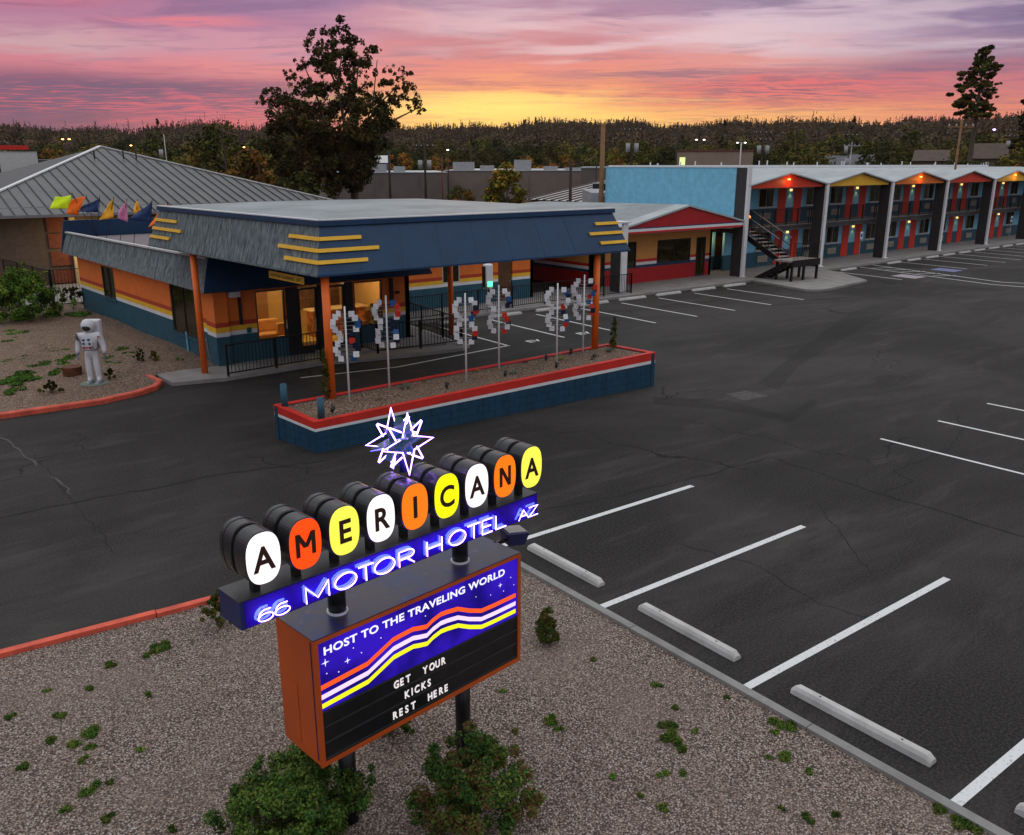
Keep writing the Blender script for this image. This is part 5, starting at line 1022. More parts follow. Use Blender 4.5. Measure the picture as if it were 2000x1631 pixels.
MB().add([(X0,Y0,ZE),(X1,Y0,ZE),AP,(X1,Y1,ZE),(X0,Y1,ZE),AP2,(X0,Y0,ZE-.15),(X1,Y0,ZE-.15),(X1,Y1,ZE-.15),(X0,Y1,ZE-.15)],[(0,1,2),(1,3,5,2),(3,4,5),(0,6,7,1),(1,7,8,3),(3,8,9,4),(4,9,6,0),(6,9,8,7)]).build('hip_roof',MR,nb)
k=X0+.35
while k<X1-.2:
    f_=(k-X0)/(AX-X0) if k<AX else (X1-k)/(X1-AX); e=Vector((k,Y0+(AY-Y0)*f_,ZE+(ZA-ZE)*f_)); MB().bar((k,Y0-.02,ZE+.03),e+Vector((0,0,.03)),.05,.06).build('roof_seam',SEAM,nb); k+=.62
MB().bar((X0,Y0,ZE+.05),AP+Vector((0,0,.06)),.22,.08).build('hip_cap',WHITE,nb); MB().bar((X1,Y0,ZE+.05),AP+Vector((0,0,.06)),.14,.07).build('hip_cap',OFFW,nb); MB().bar(AP+Vector((0,0,.06)),AP2+Vector((0,0,.06)),.18,.07).build('ridge_cap',OFFW,nb)
MB().bar((X0,Y0-.12,ZE-.05),(X1,Y0-.12,ZE-.05),.16,.16).build('gutter',paint('gutter',(.20,.20,.22,1),.4,.1),nb)
MB().bar((X0,Y0-.06,ZE+.42),(X1,Y0-.06,ZE+.40),.04,.04).build('snow_guard',STEEL,nb)
for px in (190,227,243,275): 
    q=Vector((AX+(px-215)*.05,AY-3.2-(px%7)*.1,ZA-.85)); MB().cyl(q,q+Vector((0,0,.55)),.05,8).build('vent_pipe',BLACK,nb)
MB().box(X0+1.0,X1-1.0,Y0+1.0,Y0+1.2,0,ZE-.15).build('brick_wall',BRK,nb); MB().box(X0+1,X0+1.2,Y0+1.2,Y1-1,0,ZE-.15).build('brick_wall',BRK,nb); MB().box(X1-1.2,X1-1,Y0+1.2,Y1-1,0,ZE-.15).build('brick_wall',BRK,nb)
for x in (6.9,10.62):
    for z in (.1,1.1,2.1,3.0): MB().box(x-.55,x+.55,Y0+.9,Y0+1.0,z,z+.8).build('brick_pier_block',BRR,nb)
MB().box(11.2,11.5,Y0+.6,Y0+.88,0,ZE-.2).build('lit_column',paint('cream_column',(.62,.48,.25,1),.6,.1),nb); dd=MB().box(11.6,12.6,Y0+.9,Y0+.98,0,2.6).build('dark_door',BLACK,nb)
el_=tag(MB().box(11.75,11.95,Y0+.85,Y0+1.0,2.9,3.05).build('wall_lamp',emit('sconce',(0,0,0,1),1),None),'warm lamp lighting the side entrance of the brick building','lamp'); lamp((11.8,Y0-.3,2.5),70,(1,.66,.25),.1,parent=el_); 
MB().poly([(7.2,47.2),(16,47.2),(16,55.4),(7.2,55.4)],0,.05).build('side_path',CONC,nb)
railing([(7.35,53.5),(8.25,46.6)],'dark iron fence running back beside the large left shrub',1.75,.08,2.3,.14); railing([(8.3,46.5),(9.9,46.3)],'iron gate between the fence and the rear corner of the office',1.75,.08,1.6,.14)
# rooftop units and low buildings near the shop
u1=thing('rooftop_cooler',(43,47,4.1),'boxy evaporative cooler with sloped hood on the shop roof','rooftop unit')
q=P(1172,385,4.1); x,y=38.2,42.3
GBX=paint('unit_grey',(.34,.34,.35,1),.5,.12); GBR=paint('unit_brown',(.26,.15,.11,1),.7,.2)
def at_(px,py,z,dy=0): v=P(px,py,z); return v
a=at_(1155,391,4.25); b=at_(1190,391,4.25); u1.location=(a[0],a[1],4.1)
MB().hexa([(a[0],a[1],4.0),(b[0],b[1],4.0),(b[0]+.3,b[1]+1.3,4.0),(a[0]+.3,a[1]+1.3,4.0)],[(a[0],a[1],4.75),(b[0],b[1],4.75),(b[0]+.3,b[1]+1.3,5.0),(a[0]+.3,a[1]+1.3,5.0)]).build('housing',GBX,u1,bevel=.02)
MB().hexa([(a[0]+.05,a[1]-.01,4.1),(b[0]-.05,b[1]-.01,4.1),(b[0]-.05,b[1],4.1),(a[0]+.05,a[1],4.1)],[(a[0]+.05,a[1]-.01,4.5),(b[0]-.05,b[1]-.01,4.5),(b[0]-.05,b[1],4.5),(a[0]+.05,a[1],4.5)]).build('pad_panel',GBR,u1)
a=P(1268,394,4.15); bx=thing('rooftop_box_unit',(a[0],a[1],4.0),'brown rooftop box with silver duct against the blue end wall','rooftop unit'); MB().box(a[0],a[0]+1.35,a[1],a[1]+1.0,3.9,4.72).build('housing',GBR,bx); MB().tube([(a[0],a[1]+.4,4.3),(a[0]-.7,a[1]+.5,4.35),(a[0]-1.1,a[1]+.5,4.2)],.22,12).build('duct',paint('bright_duct',(.6,.62,.65,1),.25,.1,metal=.7),bx,True); MB().box(a[0]-1.4,a[0]-1.1,a[1],a[1]+.6,3.9,4.4).build('fan_box',BLACK,bx)
a=P(1213,392,4.1); bs=thing('roof_screen',(a[0],a[1],4.0),'black roof screen panel between the cooler and the blue wall','screen'); MB().box(a[0]-1.4,a[0]+.9,a[1]+1.5,a[1]+1.6,3.9,5.3).build('panel',BLACK,bs); MB().box(a[0]-1.4,a[0]+.9,a[1]+1.46,a[1]+1.64,5.3,5.36).build('top_cap',OFFW,bs)
rb=thing('ribbed_roof_building',(45,65,0),'low building with striped ribbed metal gable roof behind the shop','building')
pL,pT,pR=P(1020,391,4.1),P(1175,353,5.6),P(1300,391,4.1); dY=Vector((pT[0],pT[1],0))
c_=P(1028,389,3.9); xl,yb=c_[0],c_[1]; _v=ray(1176,352); _q=CAMP+_v*(yb/_v[1]); xm,zt_=_q[0],_q[2]; xr=2*xm-xl; yf=yb-13
MB().add([(xl,yf,3.9),(xm,yf,zt_),(xr,yf,3.9),(xl,yb,3.9),(xm,yb,zt_),(xr,yb,3.9)],[(0,1,4,3),(1,2,5,4),(0,2,1),(3,4,5)]).build('gable_roof',paint('white_metal',(.50,.47,.45,1),.5,.1),rb)
k=yf+.3
while k<yb+.1: MB().bar((xl,k,3.93),(xm,k,zt_+.03),.26,.07).build('roof_rib',paint('rib_brown',(.055,.03,.025,1),.6,.1),rb); k+=.95
MB().box(xl+.3,xr-.3,yf+.3,yb-.3,0,3.88).build('wall',BRK,rb)
MB().box(27.5,36.,47.0,47.2,3.3,4.02).build('teal_parapet',paint('teal_parapet',(.12,.30,.34,1),.6,.1),rd)
# ------------------------------------------------------------ far buildings
def block(name,xa,xb,d,zt,depth,mat,label,cat='building',roof=ROOFM,extras=None,group=None):
    """box building whose front spans two columns of the photograph at distance d"""
    a=Vector(PD(xa,d)); b=Vector(PD(xb,d)); u=(b-a).normalized(); n=Vector((-u.y,u.x,0)); 
    if n.dot(Vector((hd[0],hd[1],0)))<0: n=-n
    t=thing(name,a,label,cat,group); L=(b-a).length; T=Matrix.Translation(a)@Matrix(((u.x,n.x,0,0),(u.y,n.y,0,0),(0,0,1,0),(0,0,0,1)))
    MB(T).box(0,L,0,depth,-.5,zt).build('wall',mat,t); MB(T).box(-.1,L+.1,-.1,depth+.1,zt,zt+.12).build('roof',roof,t)
    if extras: extras(T,L,t)
    return t
GW=paint('mauve_block',(.150,.118,.112,1),.85,.12,.5,bump=.1); GW2=paint('tan_block',(.20,.155,.135,1),.85,.12,.4); TANB=paint('pale_tan',(.30,.22,.17,1),.8,.1,.4)
def ex_units(xs):
    def f(T,L,t):
        for s,w,h in xs: MB(T).box(L*s,L*s+w,3,3+w,t['zt'] if 'zt' in t else 5.6,(t['zt'] if 'zt' in t else 5.6)+h).build('rooftop_unit',GBX,t)
        k=0
        while k<L-1: MB(T).box(k,k+.06,-.06,0,0,5.2).build('pilaster',GW,t); k+=6
    return f
block('warehouse',640,872,122,5.55,30,GW,'plain mauve block warehouse directly behind the tall tree trunk',extras=ex_units([(.35,2.2,1.1),(.55,1.6,.8)]))
block('warehouse',868,1140,128,5.75,46,GW2,'long tan block warehouse with pale roof behind the young green tree',extras=ex_units([(.05,3.,1.4),(.25,2.,.9),(.50,2.5,1.7),(.72,2.,.8),(.88,3,.6)]))
block('warehouse',1135,1212,104,6.25,20,GW,'brown block building touching the left edge of the blue motel wall')
def ex_tan(T,L,t): MB(T).box(-.15,L+.15,-.15,0,9.1,9.45).build('roof_trim',paint('brown_trim',(.14,.05,.03,1),.7,.1),t); w=MB(T).box(.5,1.6,-.05,0,6.5,8.).build('window',emit('lit_window',(.75,.9,.35,1),.9),t)
block('flat_roof_building',1322,1470,185,9.2,22,TANB,'tan flat roofed building with brown roof trim above the motel',extras=ex_tan)
def house(name,xa,xb,d,zw,zr,mat,roofm,label,lit=False):
    a=Vector(PD(xa,d)); b=Vector(PD(xb,d)); u=(b-a).normalized(); n=Vector((-u.y,u.x,0)); 
    if n.dot(Vector((hd[0],hd[1],0)))<0: n=-n
    t=thing(name,a,label,'house'); L=(b-a).length; T=Matrix.Translation(a)@Matrix(((u.x,n.x,0,0),(u.y,n.y,0,0),(0,0,1,0),(0,0,0,1))); D=9
    MB(T).box(0,L,0,D,-.5,zw).build('wall',mat,t)
    MB(T).add([(-.4,-.5,zw),(L+.4,-.5,zw),(L+.4,D+.5,zw),(-.4,D+.5,zw),(-.2,D/2,zr),(L+.2,D/2,zr)],[(0,1,5,4),(1,2,5),(2,3,4,5),(3,0,4),(0,3,2,1)]).build('roof',roofm,t)
    w=MB(T).box(L*.3,L*.3+1.2,-.06,0,zw-1.5,zw-.6).build('window',WHITE,t); MB(T).box(L*.3+.1,L*.3+1.1,-.07,-.06,zw-1.4,zw-.7).build('pane',NAVY,w)
RG=paint('roof_grey_shingle',(.10,.10,.115,1),.8,.2,1.); RBn=paint('roof_brown_shingle',(.085,.055,.04,1),.8,.2,1.)
house('blue_house',727,757,150,6.9,8.1,paint('house_blue',(.035,.095,.15,1),.7,.1),OFFW,'small blue house peeking right of the tall tree crown')
house('grey_house',1612,1665,150,6.6,8.0,OFFW,RG,'grey roofed house behind the motel roof, left one'); house('grey_house',1655,1705,158,6.7,8.3,OFFW,RG,'grey roofed house behind the motel roof, right one')
house('brown_house',1785,1850,165,7.2,9.0,BRK,RBn,'brown roofed house just left of the tall pine'); house('brown_house',1895,1965,175,7.6,10.2,BRK,RBn,'reddish brown roofed house right of the tall pine')
block('store_building',0,75,260,9.6,18,OFFW,'distant white store with red band at the far left edge',extras=lambda T,L,t:MB(T).box(-4,L*.8,-.2,0,10.2,11.2).build('red_band',RED,t))
block('store_building',75,240,235,7.6,20,paint('dark_brown_wall',(.07,.045,.035,1),.8,.1),'dark brown flat building behind the hip roof at far left')
# ------------------------------------------------------------ utility poles, street lamps, wires
POLE=paint('pole_wood',(.045,.03,.022,1),.9,.2,4.); POLEB=paint('pole_brown',(.23,.12,.055,1),.85,.2,4.)
tops=[]
def upole(px,py,d,label,r=.14,mat=POLE,cross=1,cans=0):
    b=PD(px,d); z=ZA_(py,d); t=thing('utility_pole',b,label,'utility pole','utility poles behind the motel')
    MB().cyl((b[0],b[1],-.3),(b[0],b[1],z),r,10,r1=r*.75).build('pole',mat,t,True); rx,ry=rt[0],rt[1]
    for k in range(cross):
        zz_=z-.5-.9*k; MB().bar((b[0]-rx*1.1,b[1]-ry*1.1,zz_),(b[0]+rx*1.1,b[1]+ry*1.1,zz_),.12,.12).build('crossarm',mat,t)
        for s_ in (-1,-.4,.4,1): MB().cyl((b[0]+rx*s_,b[1]+ry*s_,zz_+.05),(b[0]+rx*s_,b[1]+ry*s_,zz_+.22),.05,6).build('insulator',OFFW,t)
    for k in range(cans): s_=(-.55,.55,0)[k]; MB().cyl((b[0]+rx*s_-hd[0]*.3,b[1]+ry*s_-hd[1]*.3,z-3.2),(b[0]+rx*s_-hd[0]*.3,b[1]+ry*s_-hd[1]*.3,z-2.1),.27,12).build('transformer',GBX,t,True)
    tops.append((b,z)); return b,z
PL={}
for nm,px,py,d,l,r,m_,c,k in [('a',1176,243,62,'thick plain brown wooden pole rising beside the blue motel wall',.20,POLEB,0,0),('b',1233,247,118,'dark pole with two grey transformers left of the tan building',.16,POLE,1,2),('c',1320,240,125,'tall dark pole with wide crossarm in front of the tan building',.15,POLE,1,0),
    ('d',1115,312,66,'short dark pole in front of the ribbed metal roof',.14,POLE,0,0),('e',760,293,105,'dark pole against the mauve warehouse, nearest the big tree',.16,POLE,0,0),('f',830,278,112,'dark pole with crossarm and transformers before the mauve warehouse',.16,POLE,1,2),('g',863,308,100,'reddish brown slim pole in front of the warehouse corner',.09,paint('red_pole',(.16,.03,.02,1),.7,.1),0,0),
    ('h',1487,255,128,'dark pole with transformer cluster above the red gable',.16,POLE,2,2),('i',1655,262,150,'slim dark pole with one transformer left of the pine',.10,POLE,1,1),('j',1165,300,95,'slim leaning guy pole left of the thick brown pole',.08,POLE,0,0),
    ('k',1867,244,85,'slim brown pole in front of the tall pine',.11,POLEB,1,0),('l',1968,258,170,'pole with crossarms near the right edge',.14,POLE,2,1),('m',463,300,110,'dark post in front of the orange autumn tree',.13,POLE,0,0),('n',326,266,140,'thin white antenna mast with boxes left of the big tree',.06,OFFW,0,1),('o',1660,280,130,'slim pole with small twin boxes above the grey houses',.07,STEEL,1,1)]:
    PL[nm]=upole(px,py,d,l,r,m_,c,k)
def wire(p,q,sag,label):
    a,b=Vector((p[0][0],p[0][1],p[1])),Vector((q[0][0],q[0][1],q[1])); mb=MB().tube([a.lerp(b,s/14)-Vector((0,0,sag*4*(s/14)*(1-s/14))) for s in range(15)],.016,4); o=mb.build('overhead_wire',BLACK,None); tag(o,label,'wire','overhead wires')
wire((PD(1868,85),H+(278-243)*0+3.),(PD(1530,98),6.75),.5,'wire slanting down left from the slim brown pole by the pine'); wire(PL['b'],PL['c'],.5,'wire between the transformer pole and the crossarm pole'); wire(PL['c'],PL['h'],.9,'wire from the crossarm pole to the pole above the red gable'); wire(PL['h'],PL['i'],1.,'wire between the red gable pole and the slim dark pole'); wire(PL['f'],PL['b'],1.6,'long wire from the warehouse pole to the transformer pole')
wire((PL['d'][0],PL['d'][1]-.3),(PL['j'][0],PL['j'][1]),.3,'short wire behind the ribbed roof'); wire((PL['k'][0],PL['k'][1]-1),(PD(2080,80),9.),.4,'wire running right from the slim brown pole')
LAMPE=emit('street_amber',(1,.45,.12,1),7.); LAMPW=emit('street_white',(.9,.8,.7,1),5.); LAMPV=emit('street_violet',(.55,.40,1.,1),14.)
def slamp(px,py,d,label,arms=(-1,),mat=LAMPE,pm=None):
    b=PD(px,d); z=ZA_(py,d); t=thing('street_lamp',b,label,'street lamp','street lamps in the distance'); MB().cyl((b[0],b[1],-.2),(b[0],b[1],z),.09,8).build('pole',pm or POLE,t,True)
    for s_ in arms:
        w=d/1761*6; c=Vector((b[0]+rt[0]*s_*w*1.2,b[1]+rt[1]*s_*w*1.2,z)); MB().bar((b[0],b[1],z),c,.08,.08).build('arm',pm or POLE,t); MB().ball(c,d/1761*2.1,8,(1.2,1.2,.45)).build('lamp_head',mat,t,True)
for px,py,d,l,ar,m_,pm in [(137,277,190,'amber double street lamp left of the roof apex',(-1,.6),LAMPE,None),(268,287,120,'amber street lamp on short pole behind the hip roof',(-1,),LAMPE,None),(487,289,105,'orange street lamp beside the autumn tree',(-1,),LAMPE,paint('red_pole',(0,0,0,1))),(875,293,118,'single lamp post with small bright head by the warehouse corner',(0,),LAMPW,None),
    (1365,274,190,'twin headed lamp left of the white lamp mast',(-1,1),LAMPW,None),(1445,280,150,'pale mast with two lamp heads beside the tan building',(-1,1),LAMPW,OFFW),(1932,261,260,'violet white floodlight on the right, left one of two',(0,),LAMPV,None),(1984,262,260,'violet white floodlight on the right, right one of two',(0,),LAMPV,None)]: slamp(px,py,d,l,ar,m_,pm)
# ------------------------------------------------------------ trees
def tree_mesh(seed,r,h,n,size,mats,shape='round',lumps=40,hole=.5):
    rr=random.Random(seed); cs=[];rs=[]
    for k in range(lumps):
        a=rr.uniform(0,6.283); q=rr.random()
        if shape=='cone': z=h*(.08+.9*q); R=r*(1-q)**.8; d=R*rr.uniform(.35,1.); s=r*.20*(1.15-q*.8)
        elif shape=='pine': z=h*(.30+.69*q); R=r*(1.02-q**1.7*.75)*(.6+.4*math.sin(q*21+seed)**2); d=R*rr.uniform(.25,1.); s=r*.20
        else: th=math.acos(rr.uniform(-.75,1)); z=h*.56+h*.42*math.cos(th)*rr.uniform(.6,1); d=r*math.sin(th)*rr.uniform(.55,1.); s=r*rr.uniform(.20,.36)
        cs.append((d*math.cos(a),d*math.sin(a),z)); rs.append(s)
    return leafmesh('crown',cs,rs,n,size,mats,seed,.25),cs
def trunk_mb(x,y,z,h,r0,cs,k,br=True):
    mb=MB(); mb.tube([(x,y,z-.3),(x+.03*h*.2,y,z+h*.35),(x,y,z+h*.8)],r0,8,r1=r0*.3); 
    if br:
        for i in range(k): c=cs[(i*5)%len(cs)]; s=.25+.35*(i/k); mb.tube([(x,y,z+h*s),(x+c[0]*.5,y+c[1]*.5,z+(h*s+c[2])/2+.1),(x+c[0]*.95,y+c[1]*.95,z+c[2])],r0*.4,5,r1=r0*.08)
    return mb
protos=[]
SP=[(11,4.2,9.5,2300,.24,LG,'round'),(12,3.8,10.5,2300,.24,[LG[1],LG[2],LG[0]],'round'),(13,4.6,9.0,2500,.24,[LG[2],LG[1],leaf('leaf_tan',(.10,.075,.028,1))],'round'),(14,3.4,8.0,1900,.22,LA,'round'),(15,2.3,12.,1700,.22,LP,'cone'),(16,2.7,13.5,1700,.24,[LP[0],LP[1]],'cone'),(17,4.6,9.0,2500,.24,[LG[0],LP[0],LG[0]],'round')]
for i,(sd,r,h,n,s,m_,shp) in enumerate(SP):
    me,cs=tree_mesh(sd,r,h,n,s,m_,shp,34); tm=trunk_mb(0,0,0,h,.24,cs,7); t0=bpy.data.meshes.new('trunk'); t0.from_pydata([tuple(v) for v in tm.v],[],tm.f); t0.materials.append(BARK); protos.append((me,t0,h))
def put_tree(i,p,s,label,group,rot=0.,name='tree'):
    me,t0,h=protos[i]; t=thing(name,p,label,'tree',group); t.rotation_euler=(0,0,rot); t.scale=(s,s,s*random.uniform(.92,1.1))
    for nm,m_ in (('crown',me),('trunk',t0)): o=bpy.data.objects.new(nm,m_); COL.objects.link(o); o.parent=t
    return t
rr=random.Random(99)
GT={0:'leafy green trees in the belt beyond the roofs',3:'autumn coloured trees in the belt beyond the roofs',4:'dark conifers in the belt beyond the roofs'}
LB={0:'bushy dark green tree in the belt of town trees beyond the roofs',3:'rusty gold autumn tree in the belt of town trees beyond the roofs',4:'dark pointed conifer in the belt of town trees beyond the roofs'}
used=[]
def free(p,md):
    for q in used:
        if (q[0]-p[0])**2+(q[1]-p[1])**2<md*md: return False
    used.append((p[0],p[1])); return True
cnt=0; tries=0
while cnt<285 and tries<9000:
    tries+=1; px=rr.uniform(-60,2060); d=math.sqrt(rr.uniform(150**2,430**2)) if rr.random()<.8 else rr.uniform(135,220); p=PD(px,d); p[2]=terrain_h(d)-.1
    if d<205 and (640<px<1215 or 1300<px<1480) : continue
    if d<168: 
        if not (px<630 or px>1480): continue
    if 1590<px<1720 and d<175: continue
    if 1770<px<1980 and d<190: continue
    if px<260 and d<262: continue
    if not free(p,6.): continue
    u=rr.random(); i=rr.choice([0,1,2,6,0,2,6]) if u<.74 else (3 if u<.84 else rr.choice([4,5])); g=0 if i in(0,1,2,6) else (3 if i==3 else 4)
    s=rr.uniform(.85,1.25)*(1.+(d-150)/600.)
    if d<200: s*=.9
    zones=((250,'left of the roof apex'),(560,'between hip roof and cottonwood'),(860,'right beside the tall cottonwood'),(1180,'above the long warehouse'),(1330,'behind the transformer pole'),(1500,'behind the tan flat building'),(1700,'above the first motel gables'),(1860,'just left of the tall pine'),(9999,'at the far right'))
    zn=[b for a,b in zones if px<a][0]; dep='front row' if d<230 else ('middle row' if d<320 else 'back row')
    kd=['dark green bushy tree','mixed green bushy tree','olive tan bushy tree','rusty gold autumn tree','dark pointed conifer','tall narrow conifer','very dark rounded tree'][i]
    put_tree(i,p,s,kd+', '+dep+' of town trees '+zn,GT[g],rr.uniform(0,6.28)); cnt+=1
# trees one can single out
for i,px,d,s,l in [(3,505,98,1.12,'bright orange autumn tree right of the hip roof'),(3,478,112,1.15,'rust coloured tree next to the orange street lamp'),(1,440,106,1.0,'light green tree between the hip roof and the autumn trees'),(2,395,130,1.05,'olive tree behind the slope of the hip roof'),(3,545,90,.8,'yellow brown bush tree below the big tree'),(0,580,84,.72,'green undergrowth tree at the foot of the big tree'),(3,905,105,.48,'small rusty tree in front of the warehouse wall'),(0,893,112,.42,'small green tree in front of the warehouse wall'),
    (2,1585,150,.95,'pale olive tree left of the grey roofed houses'),(4,1738,140,.78,'dark conifer clump left of the tall pine'),(1,1705,150,.9,'dense green tree behind the grey houses'),(0,1990,130,.95,'dark green tree at the right edge of the photo'),(1,1535,135,.72,'yellow green tree above the motel first gables'),(6,1870,118,.85,'dark rounded tree at the foot of the tall pine'),(6,1900,120,.8,'dark tree close right of the tall pine trunk')]:
    p=PD(px,d,-.1); put_tree(i,p,s,l,None if i!=99 else None,px*.7)
    del_=None
p=PD(990,80,-.1); me,cs=tree_mesh(31,2.0,6.9,3600,.17,[LG[1],LG[2],leaf('leaf_gold',(0,0,0,1))],'round',60); t=thing('young_tree',p,'young green tree with loose pointed crown before the long warehouse','tree'); link('crown',me,t,p); trunk_mb(p[0],p[1],0,6.2,.12,cs,10).build('trunk',BARK,t)
# the big cottonwood
D0=90.; bp_=PD(690,D0,0); t=thing('cottonwood_tree',bp_,'very tall broad leafy tree silhouetted against the sunset','tree')
def sil(px,py,dd=0.):
    py=py+7*max(0,min(1,(260-py)/150.)); r=math.atan((px-1000)/1761.); return Vector(PD(px,D0+dd,ZA_(py,D0)))
rr=random.Random(5); cs=[];rs=[]
clumps=[(680,75,28,8),(640,95,28,8),(715,95,26,8),(665,115,36,8),(700,120,30,7),(625,130,26,6),(745,90,12,3),(600,120,16,4),(585,140,16,4),(610,160,26,6),(650,160,30,7),(700,160,26,6),(735,150,18,4),(770,135,14,4),(795,140,14,4),(785,165,20,5),(755,180,26,6),(800,190,24,6),(822,205,16,4),(720,195,30,7),(670,200,34,8),(620,200,34,8),(570,190,26,6),(540,190,22,5),(522,200,14,4),(560,215,28,6),(600,240,40,10),(660,245,44,10),(720,240,40,10),(770,225,28,6),(570,270,36,9),(620,290,40,10),(680,300,44,10),(730,285,30,8),(545,300,26,6),(600,330,28,7),(660,345,30,7),(700,350,24,6),(640,60+30,18,4),(560,330,30,7),(590,360,26,6),(540,250,18,4),(655,80,16,4),(690,340,34,8),(705,310,30,7),(630,355,26,6)]
for px,py,w,k in clumps:
    for j in range(int(k*2.2)):
        a=rr.uniform(0,6.28); q=math.sqrt(rr.random())*w*1.05; c=sil(px+q*math.cos(a),py+q*math.sin(a),rr.uniform(-1,1)*min(6,w*.14)); cs.append(tuple(c-Vector(bp_))); rs.append(w*(.23 if py<215 else .32)*D0/1761.*rr.uniform(.8,1.5))
link('crown',leafmesh('crown',cs,rs,52000,.15,[leaf('cotton_dark',(.028,.032,.014,1)),leaf('cotton_mid',(.050,.048,.018,1)),leaf('cotton_brown',(.075,.05,.022,1))],5,0.,.4),t,bp_)
mb=MB(); B0=Vector(bp_)
mb.tube([B0-Vector((0,0,.4)),sil(690,385),sil(692,345)],.48,10,r1=.34)
for pts,r0 in [([(692,350),(700,290),(720,240),(745,200),(785,160)],.26),([(692,350),(685,290),(675,230),(668,170),(680,90)],.28),([(690,345),(660,300),(640,240),(625,180),(605,125)],.24),([(688,360),(650,335),(600,290),(565,240),(530,200)],.24),([(700,300),(740,260),(780,230),(820,208)],.18),([(675,230),(700,180),(712,110)],.15),([(640,240),(600,210),(575,185)],.12),([(592,392),(598,350),(585,300),(560,250)],.24),([(592,392),(615,350),(640,300)],.18),([(668,170),(648,120),(640,85)],.1),([(745,200),(800,190)],.08),([(720,240),(735,190),(745,110)],.09)]:
    mb.tube([sil(x,y,rr.uniform(-1.5,1.5)) for x,y in pts],r0,7,r1=.04)
mb.build('trunk',BARK,t,True)
# tall ponderosa pines on the right
def pine(px0,d,top,base,half,label,seed):
    b=PD(px0,d,0); t=thing('ponderosa_pine',b,label,'tree','tall pines on the right'); rr=random.Random(seed); z=lambda py:ZA_(py,d); cs=[];rs=[]
    k=0; py=top
    while py<base:
        f=(py-top)/(base-top); w=half*(.28+.72*min(1,f*1.9))*(.75+.4*rr.random())
        for j in range(int(7+11*f)):
            a=rr.uniform(0,6.28); q=w*rr.uniform(.25,1)*d/1761.; cs.append((q*math.cos(a),q*math.sin(a),z(py+rr.uniform(-5,5)))); rs.append(half*.12*d/1761.*rr.uniform(.5,1.7))
        py+=8+3*rr.random()
    link('crown',leafmesh('crown',cs,rs,20000,.15,[LP[0],LP[1],leaf('cotton_brown',(0,0,0,1))],seed,.45,.3),t,b)
    mb=MB(); mb.tube([(b[0],b[1],-.3),(b[0],b[1],z(base)),(b[0],b[1],z(top+4))],.42,9,r1=.06)
    for i in range(0,len(cs),3): c=cs[i]; mb.tube([(b[0],b[1],c[2]-.5),(b[0]+c[0],b[1]+c[1],c[2])],.07,4,r1=.02)
    mb.build('trunk',BARK,t)
pine(1893,128,122,240,41,'tall irregular ponderosa pine standing out against the sky at right',61); pine(2010,150,180,300,30,'second tall pine cut by the right edge of the photo',62)
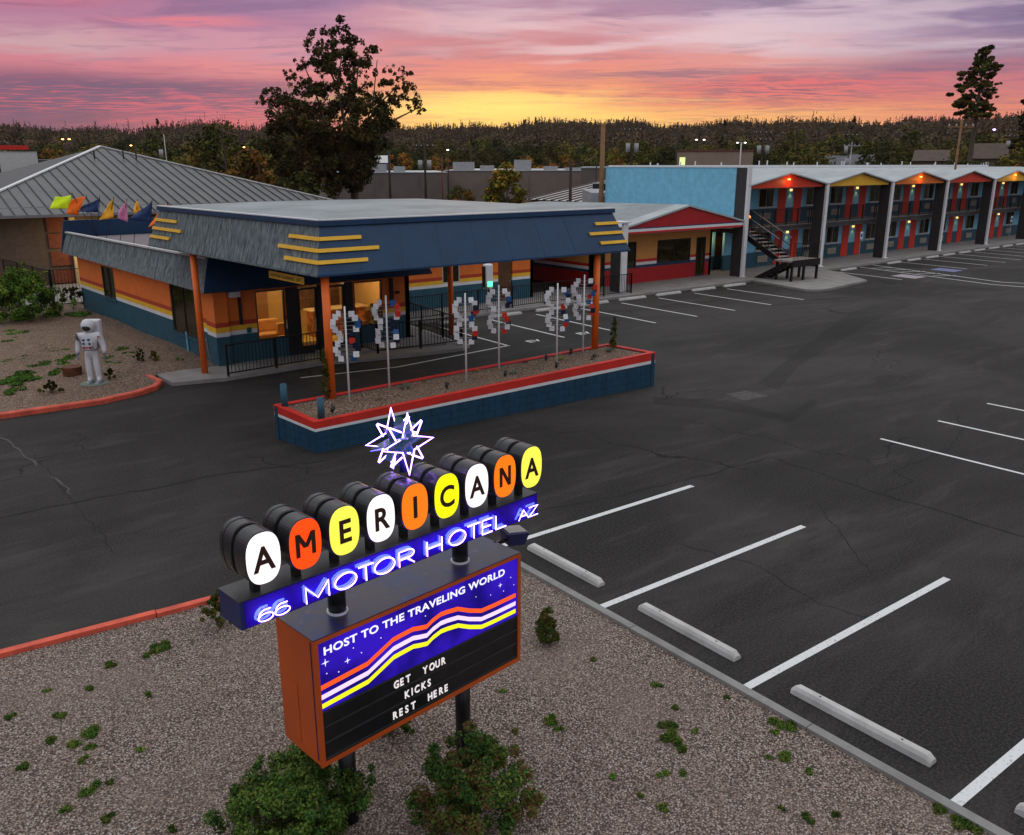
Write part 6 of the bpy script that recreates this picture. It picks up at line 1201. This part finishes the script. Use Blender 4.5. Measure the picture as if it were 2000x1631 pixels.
# ------------------------------------------------------------ forested hills
def forest():
    n=12500; a=RNG.uniform(-.66,.66,n); d=np.sqrt(RNG.uniform(400.**2,1480.**2,n)); ang=AZ-a; x=d*np.cos(ang); y=d*np.sin(ang)
    h=np.array([terrain_h(q) for q in d])+(4.5*np.sin(3*ang+1)+3*np.sin(7*ang+2)+1.5*np.sin(17*ang)+2.2*np.sin(31*ang+1)+1.6*np.sin(67*ang)+1.1*np.sin(113*ang+2))*np.clip((d-500)/600,0,1)
    con=RNG.random(n)<np.clip((d-500)/900,.12,.68); lf=np.sin(x*.013+2)*np.sin(y*.011+1)+.6*np.sin(x*.031)*np.sin(y*.037+2); th=np.where(con,RNG.uniform(8,15,n),RNG.uniform(6,10,n))*(1+.22*lf); w=np.where(con,RNG.uniform(2.2,3.8,n),RNG.uniform(3.6,6.,n)); ridge=d>1250; th=np.where(ridge&con&(RNG.random(n)<.25),th*RNG.uniform(1.1,1.6,n),th); K=22
    V=np.zeros((n,K,4,3))
    for k in range(K):
        q=RNG.random(n); aa=RNG.uniform(0,6.28,n); rad=np.where(con,w*(1-q)*RNG.uniform(.75,1.,n),w*np.sqrt(np.clip(1-(2*q-1)**2,0,1))*RNG.uniform(.8,1,n)); zc=np.where(con,th*(.1+.9*q),th*(.2+.75*q))
        c=np.stack([x+rad*np.cos(aa),y+rad*np.sin(aa),h+zc],1); s=np.where(con,(1.15-q*.55)*w*.42,w*.34)[:,None]
        nn=np.stack([np.cos(aa),np.sin(aa),np.where(con,.35,(2*q-1)*1.6+.3)],1)+RNG.normal(size=(n,3))*.10; u=np.cross(nn,RNG.normal(size=(n,3))); u/=np.linalg.norm(u,axis=1)[:,None]; v=np.cross(nn,u); v/=np.linalg.norm(v,axis=1)[:,None]
        V[:,k,0]=c-u*s; V[:,k,1]=c-v*s*.7; V[:,k,2]=c+u*s; V[:,k,3]=c+v*s*.7
    v=V.reshape(-1,3).astype(np.float32); m=n*K
    me=bpy.data.meshes.new('hill_forest'); me.vertices.add(len(v)); me.vertices.foreach_set('co',v.ravel()); me.loops.add(m*4); me.loops.foreach_set('vertex_index',np.arange(m*4,dtype=np.int32)); me.polygons.add(m); me.polygons.foreach_set('loop_start',np.arange(0,m*4,4,dtype=np.int32))
    for c in (('far_dark',(.036,.025,.014,1)),('far_mid',(.055,.036,.019,1)),('far_olive',(.060,.048,.018,1)),('far_rust',(.095,.048,.018,1))): me.materials.append(leaf(*c))
    mi=np.where(con,np.where(lf+RNG.normal(size=n)*.5>0,0,1),np.where(lf+RNG.normal(size=n)*.6>.3,2,np.where(RNG.random(n)<.25,3,1))); me.polygons.foreach_set('material_index',np.repeat(mi,K).astype(np.int32)); me.update(calc_edges=True)
    o=link('hill_forest',me,None,(0,0,0)); struct(o,'stuff'); tag(o,'dark wooded hills along the whole horizon','forest')
forest()

hz=MB().box(-1700,1900,-1700,1900,-8,110).build('haze',None,None); struct(hz,'stuff'); hz['label']='thin evening haze over the town and hills'
hm=bpy.data.materials.new('haze'); hm.use_nodes=True; hm.node_tree.nodes.clear(); pv=hm.node_tree.nodes.new('ShaderNodeVolumePrincipled'); pv.inputs['Density'].default_value=.00006; pv.inputs['Color'].default_value=(.92,.68,.58,1); ou=hm.node_tree.nodes.new('ShaderNodeOutputMaterial'); hm.node_tree.links.new(pv.outputs[0],ou.inputs['Volume']); hz.data.materials.append(hm)
